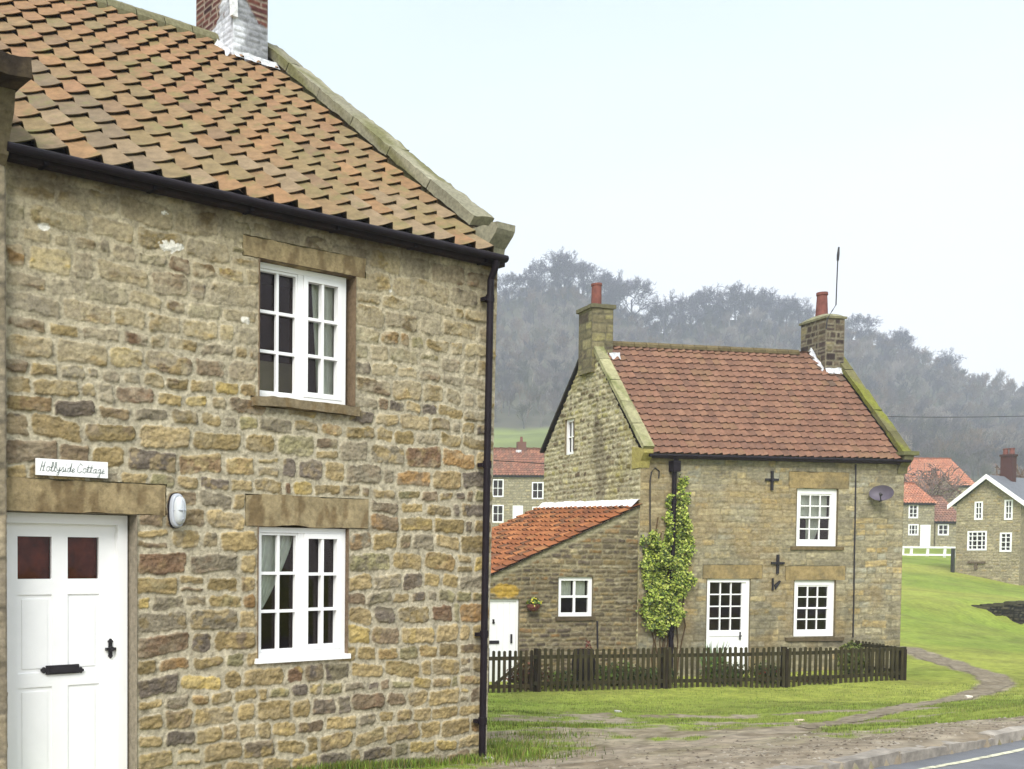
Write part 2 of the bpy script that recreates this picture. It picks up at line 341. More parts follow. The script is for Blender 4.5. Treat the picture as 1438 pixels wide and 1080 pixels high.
# ------------------------------------------------------------------ windows and doors
def curtain_mesh(F,x0,x1,z0,z1,d,pinch=0,side=1,amp=.02,nf=6,col=None):
    mb=MB();nx=40;nz=20;V=[]
    for j in range(nz+1):
        v=j/nz
        for i in range(nx+1):
            u=i/nx
            w=1-pinch*(1-v)**1.3
            x=(x0+(x1-x0)*u*w) if side>0 else (x1-(x1-x0)*(1-u)*w)
            V.append(F.p(x,d+amp*math.sin(u*nf*2*math.pi+math.sin(v*3)),z0+(z1-z0)*v))
    mb.grid(V,nz+1,nx+1,(.6,.6,.6));return mb
def window(parent,F,x0,x1,z0,z1,d,kind,fw=.05,inset=None,sill=True,curt=None,proud=.05,roomd=1.2,label=None,mt=.02,lights=(3,4),hole=None):
    W=MB()
    dd=.05
    def frame(a,b,c,e,w,d0,d1):
        W.box(F,a,a+w,d0,d1,c,e);W.box(F,b-w,b,d0,d1,c,e);W.box(F,a+w,b-w,d0,d1,e-w,e);W.box(F,a+w,b-w,d0,d1,c,c+w)
    def bars(a,b,c,e,nx,nz,w,d0,d1):
        for i in range(1,nx): x=a+(b-a)*i/nx; W.box(F,x-w/2,x+w/2,d0,d1,c,e)
        for j in range(1,nz):
            z=c+(e-c)*j/nz
            for i in range(nx):
                p=a+(b-a)*i/nx+(w/2 if i else 0);q=a+(b-a)*(i+1)/nx-(w/2 if i<nx-1 else 0)
                W.box(F,p,q,d0,d1,z-w/2,z+w/2)
    frame(x0,x1,z0,z1,fw,d-.05,d+.02)
    if kind=='casement2':
        xm=x0+(x1-x0)*.495
        W.box(F,xm-.028,xm+.028,d-.05,d+.012,z0+fw,z1-fw)
        for k,(a,b) in enumerate(((x0+fw,xm-.028),(xm+.028,x1-fw))):
            ca,cb,cc,ce=a+.002,b-.002,z0+fw+.002,z1-fw-.002
            w=.02 if k==0 else .045
            po=0 if k==0 else .018
            frame(ca,cb,cc,ce,w,d-.035,d+.006+po)
            bars(ca+w,cb-w,cc+w,ce-w,2,3,mt+.006,d-.03,d+po)
    elif kind=='sash':
        zm=(z0+z1)/2
        frame(x0+fw,x1-fw,z0+fw,zm+.02,.035,d-.05,d-.012); frame(x0+fw+.001,x1-fw-.001,zm-.02,z1-fw,.034,d-.03,d+.004)
        nx,nz=lights
        bars(x0+fw+.035,x1-fw-.035,z0+fw+.035,zm-.02,nx,nz//2,mt,d-.045,d-.016)
        bars(x0+fw+.035,x1-fw-.035,zm+.02,z1-fw-.034,nx,nz-nz//2,mt,d-.026,d)
    elif kind=='fixed':
        bars(x0+fw,x1-fw,z0+fw,z1-fw,lights[0],lights[1],mt,d-.03,d+.004)
    w=W.build('window',M['white'],parent)
    if label: w['label']=label
    G=MB().box(F,x0+fw*.5,x1-fw*.5,d-.041,d-.037,z0+fw*.5,z1-fw*.5); G.build('pane',M['glass'],w)
    if sill: 
        MB().box(F,x0-.03,x1+.03,d-.04,d+proud,z0-.045,z0-.001).build('window_board',M['white'],w)
    R=MB();a,b,c,e=x0-.25,x1+.25,z0-.3,z1+.2;q=d-roomd;p=d-.10
    if roomd>0:
        V=[F.p(a,q,c),F.p(b,q,c),F.p(b,q,e),F.p(a,q,e),F.p(a,p,c),F.p(b,p,c),F.p(b,p,e),F.p(a,p,e)]
        R.add(V,[[0,1,2,3],[0,4,5,1],[1,5,6,2],[2,6,7,3],[3,7,4,0]])
        # ring so that no light leaks around the frame
        V=[F.p(x,p,z) for x,z in ((a,c),(b,c),(b,e),(a,e),(x0+.002,z0+.002),(x1-.002,z0+.002),(x1-.002,z1-.002),(x0+.002,z1-.002))]
        R.add(V,[[0,1,5,4],[1,2,6,5],[2,3,7,6],[3,0,4,7]])
        R.build('room_interior',M['room'],w)
    for cfg in (curt or []):
        curtain_mesh(F,*cfg[:4],d-cfg[4],*cfg[5:]).build('curtain',M['curtain'],w,smooth=True)
    return w
def reveal(mb,F,a,b,c,e,d,col,din=.02):
    # four reveal faces of an opening from facade to depth d
    col=np.asarray(col)
    for (p,q) in (((a,c),(a,e)),((b,e),(b,c)),((a,e),(b,e)),((b,c),(a,c))):
        n=6;V=[];cc=[]
        for i in range(n):
            for j in range(4):
                t=i/(n-1);k=j/3
                P=F.p(p[0]+(q[0]-p[0])*t,din+(d-.06-din)*k,p[1]+(q[1]-p[1])*t);V.append(P);cc.append(col*(.9+.2*NR.rand()))
        mb.grid(V,n,4,np.array(cc))
def arm(F,s): return F
# ================================================================== TERRAIN
LF=Frame((2.464,10.6,0),33.376)          # left house facade, x=0 at its far (right) corner, x negative towards the camera's left
CF=Frame((8.829,24.0,0),11.316)          # distant cottage facade, x=0 at its left corner
KA=np.array([4.22,8.2]);KD=np.array([math.cos(RAD(32.3)),math.sin(RAD(32.3))]);KN=np.array([-KD[1],KD[0]])
ctrl=[]
def cp(P,z=None): ctrl.append((P[0],P[1],P[2] if z is None else z))
for x,z in ((-.146,-1.97),(-2.07,-1.86),(-3.6,-1.82),(-5.2,-1.8),(-9,-1.75)): cp(LF.p(x,0,z))
for x,z in ((0,-2.0),(-5,-1.9)): cp(LF.p(x,-7,z))
for s,z in ((-5.5,-2.66),(-2,-2.66),(1.35,-2.67),(3.5,-2.64),(5.46,-2.58)): cp(CF.p(s,1.7,z))
for s,z in ((-4,-2.66),(0,-2.62),(3,-2.58),(6.9,-2.5)): cp(CF.p(s,0,z))
for s,z in ((-4,-2.5),(0,-2.45),(7,-2.3)): cp(CF.p(s,-6,z))
for k in (-14,-8,-4,0,3.9,8,14,20): cp((*(KA+KD*k),-1.6)); cp((*(KA+KD*k-KN*6),-1.6))
cp((5.4,12.2,-1.93));cp((8.5,13.5,-2.02));cp((4.6,13.8,-2.15));cp((3.5,17,-2.4));cp((9.5,17.5,-2.38));cp((14,18,-2.3));cp((18,21,-2.35));cp((20,29,-2.5));cp((26,27,-2.4))
def fromy(px,py,Y): cp(at(px,py,Y))
fromy(1285,900,33);fromy(1330,880,38);fromy(1300,845,45);fromy(1438,880,41);fromy(1438,905,35);fromy(1280,810,60);fromy(1345,803,66);fromy(1300,783,80);fromy(1425,826,62)
fromy(1300,768,98);fromy(1400,775,100);fromy(727,747,100);fromy(900,757,100);fromy(1100,762,100)
fromy(720,740,130);fromy(1000,745,140);fromy(1350,748,140)
for q in ((-40,10,-1.6),(-40,60,0),(-40,110,3),(90,100,-1),(90,20,-2.5),(0,-30,-1.6),(60,-20,-1.8),(-30,-25,-1.6),(65,62,-2.2),(60,45,-3),(0,60,-.5),(20,60,-1.2)): ctrl.append(q)
_c=np.array(ctrl)
def _tp(r2): return np.where(r2>1e-9,.5*r2*np.log(r2+1e-12),0)
_S=30.
_A=_tp(((_c[:,None,:2]-_c[None,:,:2])**2).sum(-1)/_S**2)+np.eye(len(_c))*2e-3
_Pm=np.concatenate([np.ones((len(_c),1)),_c[:,:2]/_S],1)
_sol=np.linalg.solve(np.block([[_A,_Pm],[_Pm.T,np.zeros((3,3))]]),np.concatenate([_c[:,2],[0,0,0]]))
SK=[(560,420),(640,400),(700,392),(735,385),(775,372),(800,372),(840,388),(880,415),(930,440),(965,428),(1010,415),(1060,415),(1110,425),(1150,432),(1230,450),(1290,474),(1350,503),(1438,524),(1600,570),(1900,640)]
RB=430.
_b=np.array([ray(p,y)[0] for p,y in SK]);_z=np.array([ray(p,y)[2]*RB for p,y in SK])-9.5
def ridge_z(b):
    b=np.asarray(b,float);z=np.interp(b,_b,_z)
    return 0.34*z+.33*np.interp(b-.012,_b,_z)+.33*np.interp(b+.012,_b,_z)
WA=at(1334,853,47);_wb=at(1600,850,41.5);WU=np.array([_wb[0]-WA[0],_wb[1]-WA[1]]);WU/=np.linalg.norm(WU)
def height(x,y,bump=True):
    x=np.asarray(x,float);y=np.asarray(y,float);sh=x.shape;X=x.ravel();Y=y.ravel()
    xc=np.clip(X,-60,110);yc=np.clip(Y,-40,150)
    z=np.zeros(len(X))
    for i in range(0,len(X),20000):
        s=slice(i,i+20000)
        z[s]=_tp(((xc[s,None]-_c[None,:,0])**2+(yc[s,None]-_c[None,:,1])**2)/_S**2)@_sol[:len(_c)]+_sol[-3]+_sol[-2]*xc[s]/_S+_sol[-1]*yc[s]/_S
    # level the road
    sd=(X-KA[0])*KN[0]+(Y-KA[1])*KN[1]
    rd=sstep(-sd,-1.0,-.05); z=z*(1-rd)+(-1.60)*rd
    z=np.where(sd<-.07,-1.78,z)
    z=np.where(sd<-7.5,-1.60,z)
    if bump:
        k=sstep(sd,.15,.8)+(sd<-8)
        z=z+k*((fbm(X*.8,Y*.8,3,3)-.5)*.10+(fbm(X*5,Y*5,5,3)-.5)*.05*(Y<40))
    wx_=(X-WA[0])*WU[0]+(Y-WA[1])*WU[1];wd_=(X-WA[0])*WU[1]-(Y-WA[1])*WU[0]
    z=z-.62*sstep(wx_,0,3.2)*sstep(wd_,-.45,.0)*(1-sstep(wd_,1.5,10))
    # far rise
    b=X/np.maximum(Y,1);rz=ridge_z(b)
    t=np.clip((Y-165)/(RB-165),0,1.0);prof=t**1.25*(1-.18*np.sin(t*math.pi))
    far=z*(1-np.clip(t*2,0,1))+np.clip(t*2,0,1)*3+(rz-3)*prof
    far=far-np.clip(Y-RB,0,500)*.12
    far=far+(fbm(X*.02,Y*.02,8,4)-.5)*10*np.clip(t*3,0,1)*(1-np.clip((t-.8)*5,0,1))
    z=np.where(Y>165,far,z)
    return z.reshape(sh)
def hz(x,y): return float(height(np.array([x]),np.array([y]))[0])
# path centre line in world coordinates (pixels met with the ground)
def ground_hit(px,py):
    r=ray(px,py);Y=np.concatenate([np.arange(5,30,.1),np.arange(30,150,.5)])
    f=r[2]*Y-height(r[0]*Y,Y,False);k=int(np.argmax(f<0)) if (f<0).any() else len(Y)-1
    a=f[k-1]/(f[k-1]-f[k]+1e-9) if k else 0
    y=Y[k-1]+(Y[k]-Y[k-1])*a;return float(r[0]*y),float(y)
PATHPX=[(1272,911,.8),(1300,921,.75),(1345,936,.62),(1385,948,.58),(1402,958,.6),(1390,968,.58),(1360,979,.5),(1310,987,.45),(1240,1001,.42),(1180,1013,.42),(1100,1026,.42),(1020,1037,.6),(940,1046,.8),(860,1056,.9),(760,1075,.8),(600,1110,.7)]
PATH=[(*ground_hit(a,b),w) for a,b,w in PATHPX]
def path_d(X,Y):
    best=np.full(np.shape(X),9.)
    for (x0,y0,w0),(x1,y1,w1) in zip(PATH[:-1],PATH[1:]):
        dx,dy=x1-x0,y1-y0;L=dx*dx+dy*dy+1e-9;t=np.clip(((X-x0)*dx+(Y-y0)*dy)/L,0,1)
        d=np.hypot(X-x0-t*dx,Y-y0-t*dy)/((w0+(w1-w0)*t)*.5)
        best=np.minimum(best,d)
    return best
MUDS=[(*ground_hit(a,b),rx,ry) for a,b,rx,ry in ((866,1012,.55,2.4),(935,1030,1.7,1.2),(1010,1036,1.6,1.0),(1100,1016,1.9,.7),(760,1012,1.0,1.0),(1270,996,.9,.5),(900,1062,2.4,.9),(1060,1056,2.6,.9),(1190,1034,1.8,.5),(1340,1018,1.6,.45),(775,1030,.9,.7),(720,1040,.6,.6),(980,1005,1.2,.4),(1180,1000,.7,.3))]
def dirt_w(X,Y):
    sd=(X-KA[0])*KN[0]+(Y-KA[1])*KN[1]; al=(X-KA[0])*KD[0]+(Y-KA[1])*KD[1]
    wv=.55+1.1*sstep(-al,-4.6,-1.2)+.75*sstep(-al,-1.6,2)
    n=fbm(X*1.6,Y*1.6,41,4)-.5
    d=sstep(wv+n*1.5-sd,-.25,.35)*(sd>-.1)
    d=np.maximum(d,sstep(1.15-path_d(X,Y)+n*.9,-.12,.3))
    for (mx,my,rx,ry) in MUDS:
        q=((X-mx)/rx)**2+((Y-my)/ry)**2
        d=np.maximum(d,.95*sstep(1.0-q+(fbm(X*3.5,Y*3.5,43,4)-.5)*2.8,0,.6))
    wx=(X-LF.o[0])*LF.u[0]+(Y-LF.o[1])*LF.u[1];wd=(X-LF.o[0])*LF.n[0]+(Y-LF.o[1])*LF.n[1]
    d=np.maximum(d,sstep(.35+n*.5-np.abs(wd),0,.2)*.5*(wx<.1))
    return d
G1,G2,G3=lin((128,147,58),.74),lin((104,123,48),.72),lin((152,167,76),.74)
DG=[lin((164,154,136),.85),lin((134,120,100),.85),lin((128,124,92),.8)]
def ground_col(X,Y):
    n=fbm(X*.35,Y*.35,51,4)[...,None];m=fbm(X*2.2,Y*2.2,52,4)[...,None]
    c=G1*(1-n)+G3*n; c=c*(1-sstep(m,.5,.75)*.6)+G2*sstep(m,.5,.75)*.6
    yl=sstep(fbm(X*.12,Y*.12,55,3)[...,None],.45,.7); c=c*(1-.4*yl)+lin((186,182,92),.7)*.4*yl
    br_=sstep(fbm(X*.9+9,Y*1.3,58,4)[...,None],.5,.7);c=c*(1-.35*br_)+.35*br_*lin((122,118,68),.7);c=c*(.78+.44*fbm(X*.22,Y*.3,59,4)[...,None])
    d=dirt_w(X,Y)[...,None];e=fbm(X*4,Y*4,53,4)[...,None]
    dc=DG[0]*(1-e)+DG[1]*e; dk=sstep(fbm(X*1.7,Y*1.7,57,4)[...,None],.5,.68);dc=dc*(1-.45*dk)+lin((98,84,60),.8)*.45*dk; dc=dc*(.62+.8*fbm(X*14,Y*14,54,2)[...,None])
    return c*(1-d)+dc*d
def axis(parts):
    out=[]
    for a,b,s in parts: out+=list(np.arange(a,b-1e-6,s))
    out.append(parts[-1][1]);return np.array(out)
xs=axis([(-400,-60,20),(-60,-8,2),(-8,.5,.25),(.5,12.5,.07),(12.5,22,.14),(22,60,.5),(60,120,2),(120,700,20)])
ys=axis([(-60,0,3),(0,8,.25),(8,18,.07),(18,30,.12),(30,70,.5),(70,166,2)])
X,Y=np.meshgrid(xs,ys);Z=height(X,Y)
g=MB().grid(np.stack([X,Y,Z],-1).reshape(-1,3),len(ys),len(xs),ground_col(X,Y).reshape(-1,3)).build('ground',M['grass'],smooth=True);struct(g)
xs=axis([(-500,0,20),(0,420,4),(420,900,20)]);ys=axis([(165.9,440,4),(440,640,20)])
X,Y=np.meshgrid(xs,ys);Z=height(X,Y)
hn=fbm(X*.03,Y*.03,61,4)
def meadow(X,Y):
    b=X/Y;z=height(X,Y,False)
    q=345+1500*b
    m=(Y<235)*1.
    m=np.maximum(m,sstep(fbm(X*.02,Y*.03,66,2),.55,.6)*(Y<255))
    m=np.maximum(m,((q>600)&(q<830)&(Y<300))*1.)
    return m
md=meadow(X,Y)[...,None]
hc=lin((104,98,86),.7)*(1-hn[...,None])+lin((84,86,66),.7)*hn[...,None]
hc=hc*(1-md)+(lin((140,152,84),.7)*(1-hn[...,None]*.5))*md
h=MB().grid(np.stack([X,Y,Z],-1).reshape(-1,3),len(ys),len(xs),hc.reshape(-1,3)).build('hill',M['hill'],smooth=True);struct(h)
# footpath sheet draped over the ground
xs=np.arange(4,24,.06);ys=np.arange(9,31,.06);X,Y=np.meshgrid(xs,ys)
XC,YC=np.meshgrid((xs[1:]+xs[:-1])/2,(ys[1:]+ys[:-1])/2)
k=(path_d(XC,YC)+(fbm(XC*2.5,YC*2.5,71,4)-.5)*1.0)<.88
k&=(XC+(fbm(XC*2,YC*2,74,3)-.5)*2>6.6)
k&=((XC-KA[0])*KN[0]+(YC-KA[1])*KN[1]>.35)
n=fbm(X*3,Y*3,72,4)[...,None];pc=(lin((160,150,130),.8)*(1-n)+lin((122,110,90),.8)*n)*(.8+.4*fbm(X*15,Y*15,73,2)[...,None])
V=np.stack([X,Y,height(X,Y)+.007],-1).reshape(-1,3)
struct(MB().grid(V,len(ys),len(xs),pc.reshape(-1,3),k).build('footpath',M['dirt'],smooth=True))
# road, kerb, edge line
def kp(k,off,z): return (*(KA+KD*k+KN*off),z)
def strip(a,b,off0,off1,z,n=40,wob=0):
    V=[];
    for i in range(n+1):
        k=a+(b-a)*i/n;w=wob*(float(fbm(k*1.5,3.,81,3))-.5)
        V+=[kp(k,off0+w,z),kp(k,off1+w,z)]
    return MB().grid(V,n+1,2)
struct(strip(-60,90,-7.4,-.05,-1.685,60).build('road',M['asphalt']))
struct(strip(-60,90,-.34,-.285,-1.681,600,.03).build('road_edge_line',M['line']))
kb=MB();k=-20.;q=0
while k<40:
    L=rnd.uniform(.75,1.0);w=(float(fbm(k*.6,1.,82,2))-.5)*.06;up=rnd.uniform(-.012,.008)
    a=np.array(kp(k+.01,-.07+w,-1.80));A=np.array([*(KD*(L-.02)),rnd.uniform(-.012,.012)]);B=np.array([*(KN*.14),0]);Cc=np.array([0,0,.205+up])
    c=lin((166,158,146),.8)*rnd.uniform(.7,1.1)
    kb.rough(a,A,B,Cc,.04,.035,c,seed=q,var=.35);k+=L;q+=1
struct(kb.build('kerb',M['kerb']))
# ================================================================== GRASS BLADES
def blades(n,fn,hrng,wid,colset,seed):
    R=np.random.RandomState(seed);x,y,h,keepd=fn(R,n);n=len(x)
    z=height(x,y);a=R.rand(n)*6.283;lean=R.rand(n)*.6*h
    dx=np.cos(a)*wid*h;dy=np.sin(a)*wid*h
    P=np.stack([np.stack([x-dx,y-dy,z-.005],1),np.stack([x+dx,y+dy,z-.005],1),np.stack([x-np.sin(a)*lean,y+np.cos(a)*lean,z+h],1)],1).reshape(-1,3)
    c=np.array(colset)[R.randint(0,len(colset),n)]*(.8+.4*R.rand(n,1))*(.55+.9*fbm(x*.9,y*1.3,95,4))[:,None];mb=MB().add(P,np.arange(3*n).reshape(-1,3),np.repeat(c,3,0));return mb
def turf(R,n):
    Y=9+ (R.rand(n)**1.35)*14; b=.19+R.rand(n)*.56; x=b*Y+R.rand(n)*.05
    wx=(x-LF.o[0])*LF.u[0]+(Y-LF.o[1])*LF.u[1];wd=(x-LF.o[0])*LF.n[0]+(Y-LF.o[1])*LF.n[1]
    d=dirt_w(x,Y);sd=(x-KA[0])*KN[0]+(Y-KA[1])*KN[1]
    ok=(R.rand(n)>d*1.35-.05)&(sd>.1)&~((wd<.0)&(wx<.05))
    cl=fbm(x*2.5,Y*2.5,91,3)
    h=(.012+.022*R.rand(n))*(.6+1.0*cl)
    x,Y,h=x[ok],Y[ok],h[ok];return x,Y,h,None
gcols=[lin((128,149,56),.74),lin((108,131,48),.74),lin((148,166,70),.76),lin((138,136,76),.74),lin((90,106,44),.72)]
gr=blades(150000,turf,None,.10,gcols,5)
def tuft(R,n):
    cs=[LF.p(-2.02,.10,0),LF.p(-1.85,.13,0),LF.p(-1.45,.08,0),LF.p(-1.1,.12,0),LF.p(-.45,.06,0),LF.p(.25,.1,0),LF.p(-2.5,.07,0)]+[np.array([*ground_hit(p,q),0]) for p,q in ((705,1050),(735,1048),(700,1020),(760,1035),(725,1000),(800,1022),(695,1066),(750,1062))]
    i=R.randint(0,len(cs),n);c=np.array(cs)[i];w_=np.where(i<7,.12,.30);x=c[:,0]+R.randn(n)*w_;y=c[:,1]+R.randn(n)*w_*.8
    return x,y,(.03+.05*R.rand(n))*np.where(i<7,1.2,.8),None
gt=blades(12000,tuft,None,.09,[lin((104,128,42),.75),lin((126,152,52),.75),lin((84,100,38),.7),lin((136,128,70),.75)],6)
for a,b,c in zip(gt.v,gt.f,gt.c):pass
gr.add(np.concatenate(gt.v),np.concatenate(gt.f),np.concatenate(gt.c))
pv=MB();R_=np.random.RandomState(8);n_=3200;k_=R_.uniform(-6,7,n_);o_=np.abs(R_.randn(n_))*1.0+.12;xy=KA[None]+KD[None]*k_[:,None]+KN[None]*o_[:,None]
ok=R_.rand(n_)<dirt_w(xy[:,0],xy[:,1]);xy=xy[ok];zz_=height(xy[:,0],xy[:,1]);s_=.005+.012*R_.rand(len(xy))**3
P_=np.stack([xy[:,0],xy[:,1],zz_],1);D_=np.array([[1,0,0],[0,1,0],[-1,0,0],[0,-1,0],[0,0,.8]]);a_=R_.rand(len(xy))*6.28
VV=np.stack([np.stack([(D_[i,0]*np.cos(a_)-D_[i,1]*np.sin(a_))*s_*1.4,(D_[i,0]*np.sin(a_)+D_[i,1]*np.cos(a_))*s_,D_[i,2]*s_],1) for i in range(5)],1)+P_[:,None]
ix=np.arange(len(xy))[:,None]*5;FF=np.concatenate([ix+np.array([[a,b_,4]]) for a,b_ in ((0,1),(1,2),(2,3),(3,0))])
pv.add(VV.reshape(-1,3),FF,np.repeat(np.array([lin((176,168,154)),lin((132,120,104)),lin((104,94,84))])[R_.randint(0,3,len(xy))],5,0))
o=pv.build('loose_grit',M['dirt']);tag(o,'loose grit scattered over the worn earth verge by the kerb','grit');struct(o,'stuff')
o=gr.build('grass',M['leafy']);tag(o,'short bright green turf on the verge between road and picket fence','grass');struct(o,'stuff')
HAZE_D=.00092
def roof_slope(mb,F,x0,x1,de,ze,dr,zr,w,g,amp,colfn,**k):
    P0=F.p(x0,de,ze);P1=F.p(x0,dr,zr);B=P1-P0;L=np.linalg.norm(B);B/=L;A=F.u;N=np.cross(A,B)
    if N[2]<0:N=-N
    nc=int(math.ceil((x1-x0)/w));nr=max(1,int(round(L/g)))
    tiles(mb,P0,A*((x1-x0)/nc/w),B,N,nc,nr,w,L/nr,amp,colfn,**k);return B,N,L
def slab(mb,F,x0,x1,de,ze,dr,zr,th,up,col,seed,n=5,res=.08,amp=.03,cfn=None,gap=.012,b0=0,b1=1):
    P0=F.p(x0,de,ze);P1=F.p(x0,dr,zr);B=P1-P0;A=F.u*(x1-x0);N=np.cross(F.u,B);N/=np.linalg.norm(N)
    if N[2]<0:N=-N
    for i in range(n):
        a=b0+(b1-b0)*i/n;b=b0+(b1-b0)*(i+1)/n
        mb.rough(P0+B*a+N*(up+rnd.uniform(-.008,.008)),A,B*(b-a)-B/np.linalg.norm(B)*gap,N*th,res,amp,col*rnd.uniform(.85,1.12),seed+i,.3,cfn)
def moss(c1,lo=.45,hi=.62,sc=5,seed=3):
    c1=np.asarray(c1)
    def f(V,cc):
        m=sstep(fbm(V[:,0]*sc+V[:,2]*3,V[:,1]*sc-V[:,2]*4,seed,4),lo,hi)[:,None];return cc*(1-m)+c1*m
    return f
# ================================================================== NEAR COTTAGE (left)
H=thing('stone_cottage',LF.p(-2.5,-4,-2),'nearest stone cottage with orange brown pantile roof, white door and two white casement windows','house')
RH,REV=6.44,2.985
def lx(px,py,d=0): return LF.pix(px,py,d)
holes=[(-5.06,-3.985,-3,.352),(-2.833,-1.80,1.376,2.525),(-2.833,-1.862,-.84,.285)]
lint=[(-5.06,-3.715,.352,.60),(-3.0,-1.68,2.525,2.70),(-2.96,-1.62,.285,.555),(-2.91,-1.765,1.29,1.376)]
def smearL(X,Z): return np.clip(sstep(Z,.75,2.2)*.95+.22+.25*(fbm(X*1.3,Z*1.3,201,2)-.5)*2*sstep(Z,-.5,.5),0,1)
def tintL(X,Z,c):
    t=sstep(Z+ (fbm(X*2,Z*2,205,3)-.5)*.8,1.2,3.0)[...,None]
    g=c.mean(-1,keepdims=True)
    c=c*(1-t*.3)+t*.3*lin((138,122,86))*(g/.2);c=c*(1-.06*t)
    e_=sstep(Z+(fbm(X*3,Z*.6,209,4)-.5)*.55,2.60,2.96)[...,None];c=c*(1-.72*e_)+.72*e_*lin((66,50,36))  # brown-black eaves stain, with the shade under the gutter painted into it
    c=c*1.1
    # lime and paint spots
    for (px,py,r_) in ((236,345,.085),(548,409,.03),(60,318,.045),(345,450,.05),(231,300,.03),(250,346,.05)):
        a,b=lx(px,py); q=((X-a)/r_)**2+((Z-b)/(r_*.6))**2
        m=(sstep(1-q+(fbm(X*30,Z*30,207,3)-.5)*2.6,0,.4)*(q<4))[...,None];c=c*(1-m)+m*lin((245,240,226))
    f=sstep(-1.45-Z+(fbm(X*2,Z*2,208,3)-.5)*.5,0,.5)[...,None];c=c*(1-.3*f)+.3*f*lin((96,88,62))
    return c
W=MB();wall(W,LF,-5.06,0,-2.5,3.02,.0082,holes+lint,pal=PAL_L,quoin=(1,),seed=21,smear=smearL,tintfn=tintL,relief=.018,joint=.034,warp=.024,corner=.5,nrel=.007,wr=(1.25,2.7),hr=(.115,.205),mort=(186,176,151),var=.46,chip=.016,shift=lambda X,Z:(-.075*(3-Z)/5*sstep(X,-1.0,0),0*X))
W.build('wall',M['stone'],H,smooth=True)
W=MB();GFr=Frame(LF.p(0,0,0),33.376+90)
def gm(x,z): return z<REV+.1+np.minimum(x,8-x)*(RH-REV)/4.-.12
wall(W,GFr,0,8,-3,6.6,.05,[],pal=PAL_L,seed=22,joint=.04,relief=.02,mask=lambda x,z:gm(x,z),shift=lambda X,Z:(0*X,-.075*(3-Z)/5)); W.build('gable_wall',M['stone'],H,smooth=True)
BFr=Frame(LF.p(0,-8,0),33.376+180);W=MB();wall(W,BFr,0,9,-3,3,.08,[],pal=PAL_L,seed=23,joint=.04,relief=.02);W.build('rear_wall',M['stone'],H,smooth=True)
# lintels and sills
cs=[lin((164,146,110)),lin((162,144,108)),lin((162,146,112)),lin((138,124,98))]
for (a,b,c,e),cc,sd in zip(lint,cs,(1,2,3,4)):
    pr=(.012,.003,.012,.055)[sd-1]
    L=MB();L.rough(LF.p(a+.004,-.14,c+.003),LF.u*(b-a-.008),LF.n*(.14+pr),(0,0,e-c-.006),.02,.026,cc,sd*7,.22,moss(lin((128,110,80)),.48,.66,14,sd))
    L.build('stone_sill' if sd==4 else 'stone_lintel',M['block'],H,smooth=True)
R=MB();jc=lin((140,126,104))
reveal(R,LF,holes[0][0],holes[0][1],holes[0][2],holes[0][3],-.13,lin((150,140,122)))
reveal(R,LF,*holes[1],-.09,lin((124,106,84)));reveal(R,LF,*holes[2],-.05,lin((120,102,82)));R.build('wall_reveal',M['block'],H)
# roof
def tcol(i,j,r):
    c=[lin((182,136,94)),lin((196,136,88)),lin((174,138,96)),lin((160,142,94)),lin((190,126,90)),lin((150,114,94)),lin((204,148,98)),lin((166,150,104))]
    wts=[4,2.5,3,3,2,1.2,1,1.6]
    k=c[r.choices(range(len(c)),wts)[0]]*r.uniform(.85,1.12)
    if i<7 and j<9-i*.7 and r.random()<.55: k=lin((128,118,108))*r.uniform(.85,1.15)
    if j>10 and r.random()<.5: k=lin((196,134,92))*r.uniform(.85,1.1)
    if j<3 and r.random()<.35: k=lin((182,160,132))*r.uniform(.9,1.1)
    g=lin((166,142,106));return (k*.38+g*.62)*.66
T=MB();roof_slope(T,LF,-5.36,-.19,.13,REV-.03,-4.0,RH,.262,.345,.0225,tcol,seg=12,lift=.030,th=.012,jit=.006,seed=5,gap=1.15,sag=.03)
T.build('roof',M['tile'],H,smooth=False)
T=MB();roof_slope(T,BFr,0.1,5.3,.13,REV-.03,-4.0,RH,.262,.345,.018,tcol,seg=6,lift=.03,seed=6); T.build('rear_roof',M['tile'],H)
U=MB();V=[LF.p(-5.3,.02,REV-.06),LF.p(-.02,.02,REV-.06),LF.p(-.02,-4,RH-.1),LF.p(-5.3,-4,RH-.1)];U.add(V,[[0,1,2,3]]);V=[LF.p(-5.3,-8,REV-.06),LF.p(-.02,-8,REV-.06),LF.p(-.02,-4,RH-.1),LF.p(-5.3,-4,RH-.1)];U.add(V,[[0,1,2,3]]);U.build('roof_boards',M['soffit'],H)
gcol=lin((152,148,126)); mossy=moss(lin((122,120,84)),.45,.68,6,4)
K=MB();slab(K,LF,-.215,.05,.13,REV-.03,-4.0,RH,.10,.075,gcol,31,6,.05,.03,mossy,b0=.085,b1=1.0)
slab(K,LF,-.17,.01,.13,REV-.03,-4.0,RH,.16,-.085,lin((104,92,72)),41,9,.05,.03,mossy,b0=.03,b1=1.0)
K.build('gable_coping',M['block'],H,smooth=True)
K=MB();slab(K,BFr,-.05,.215,.13,REV-.03,-4.0,RH,.10,.075,gcol,51,6,.08,.03,mossy);K.build('rear_coping',M['block'],H,smooth=True)
K=MB();K.prism(LF,-.2,.045,[(-.36,2.9),(.02,2.93),(.05,3.05),(.10,3.10),(.15,3.15),(.175,3.19),(.18,3.25),(.10,3.262),(.06,3.235),(0,3.262),(-.36,3.27)],gcol)
K.build('kneeler_stone',M['block'],H)
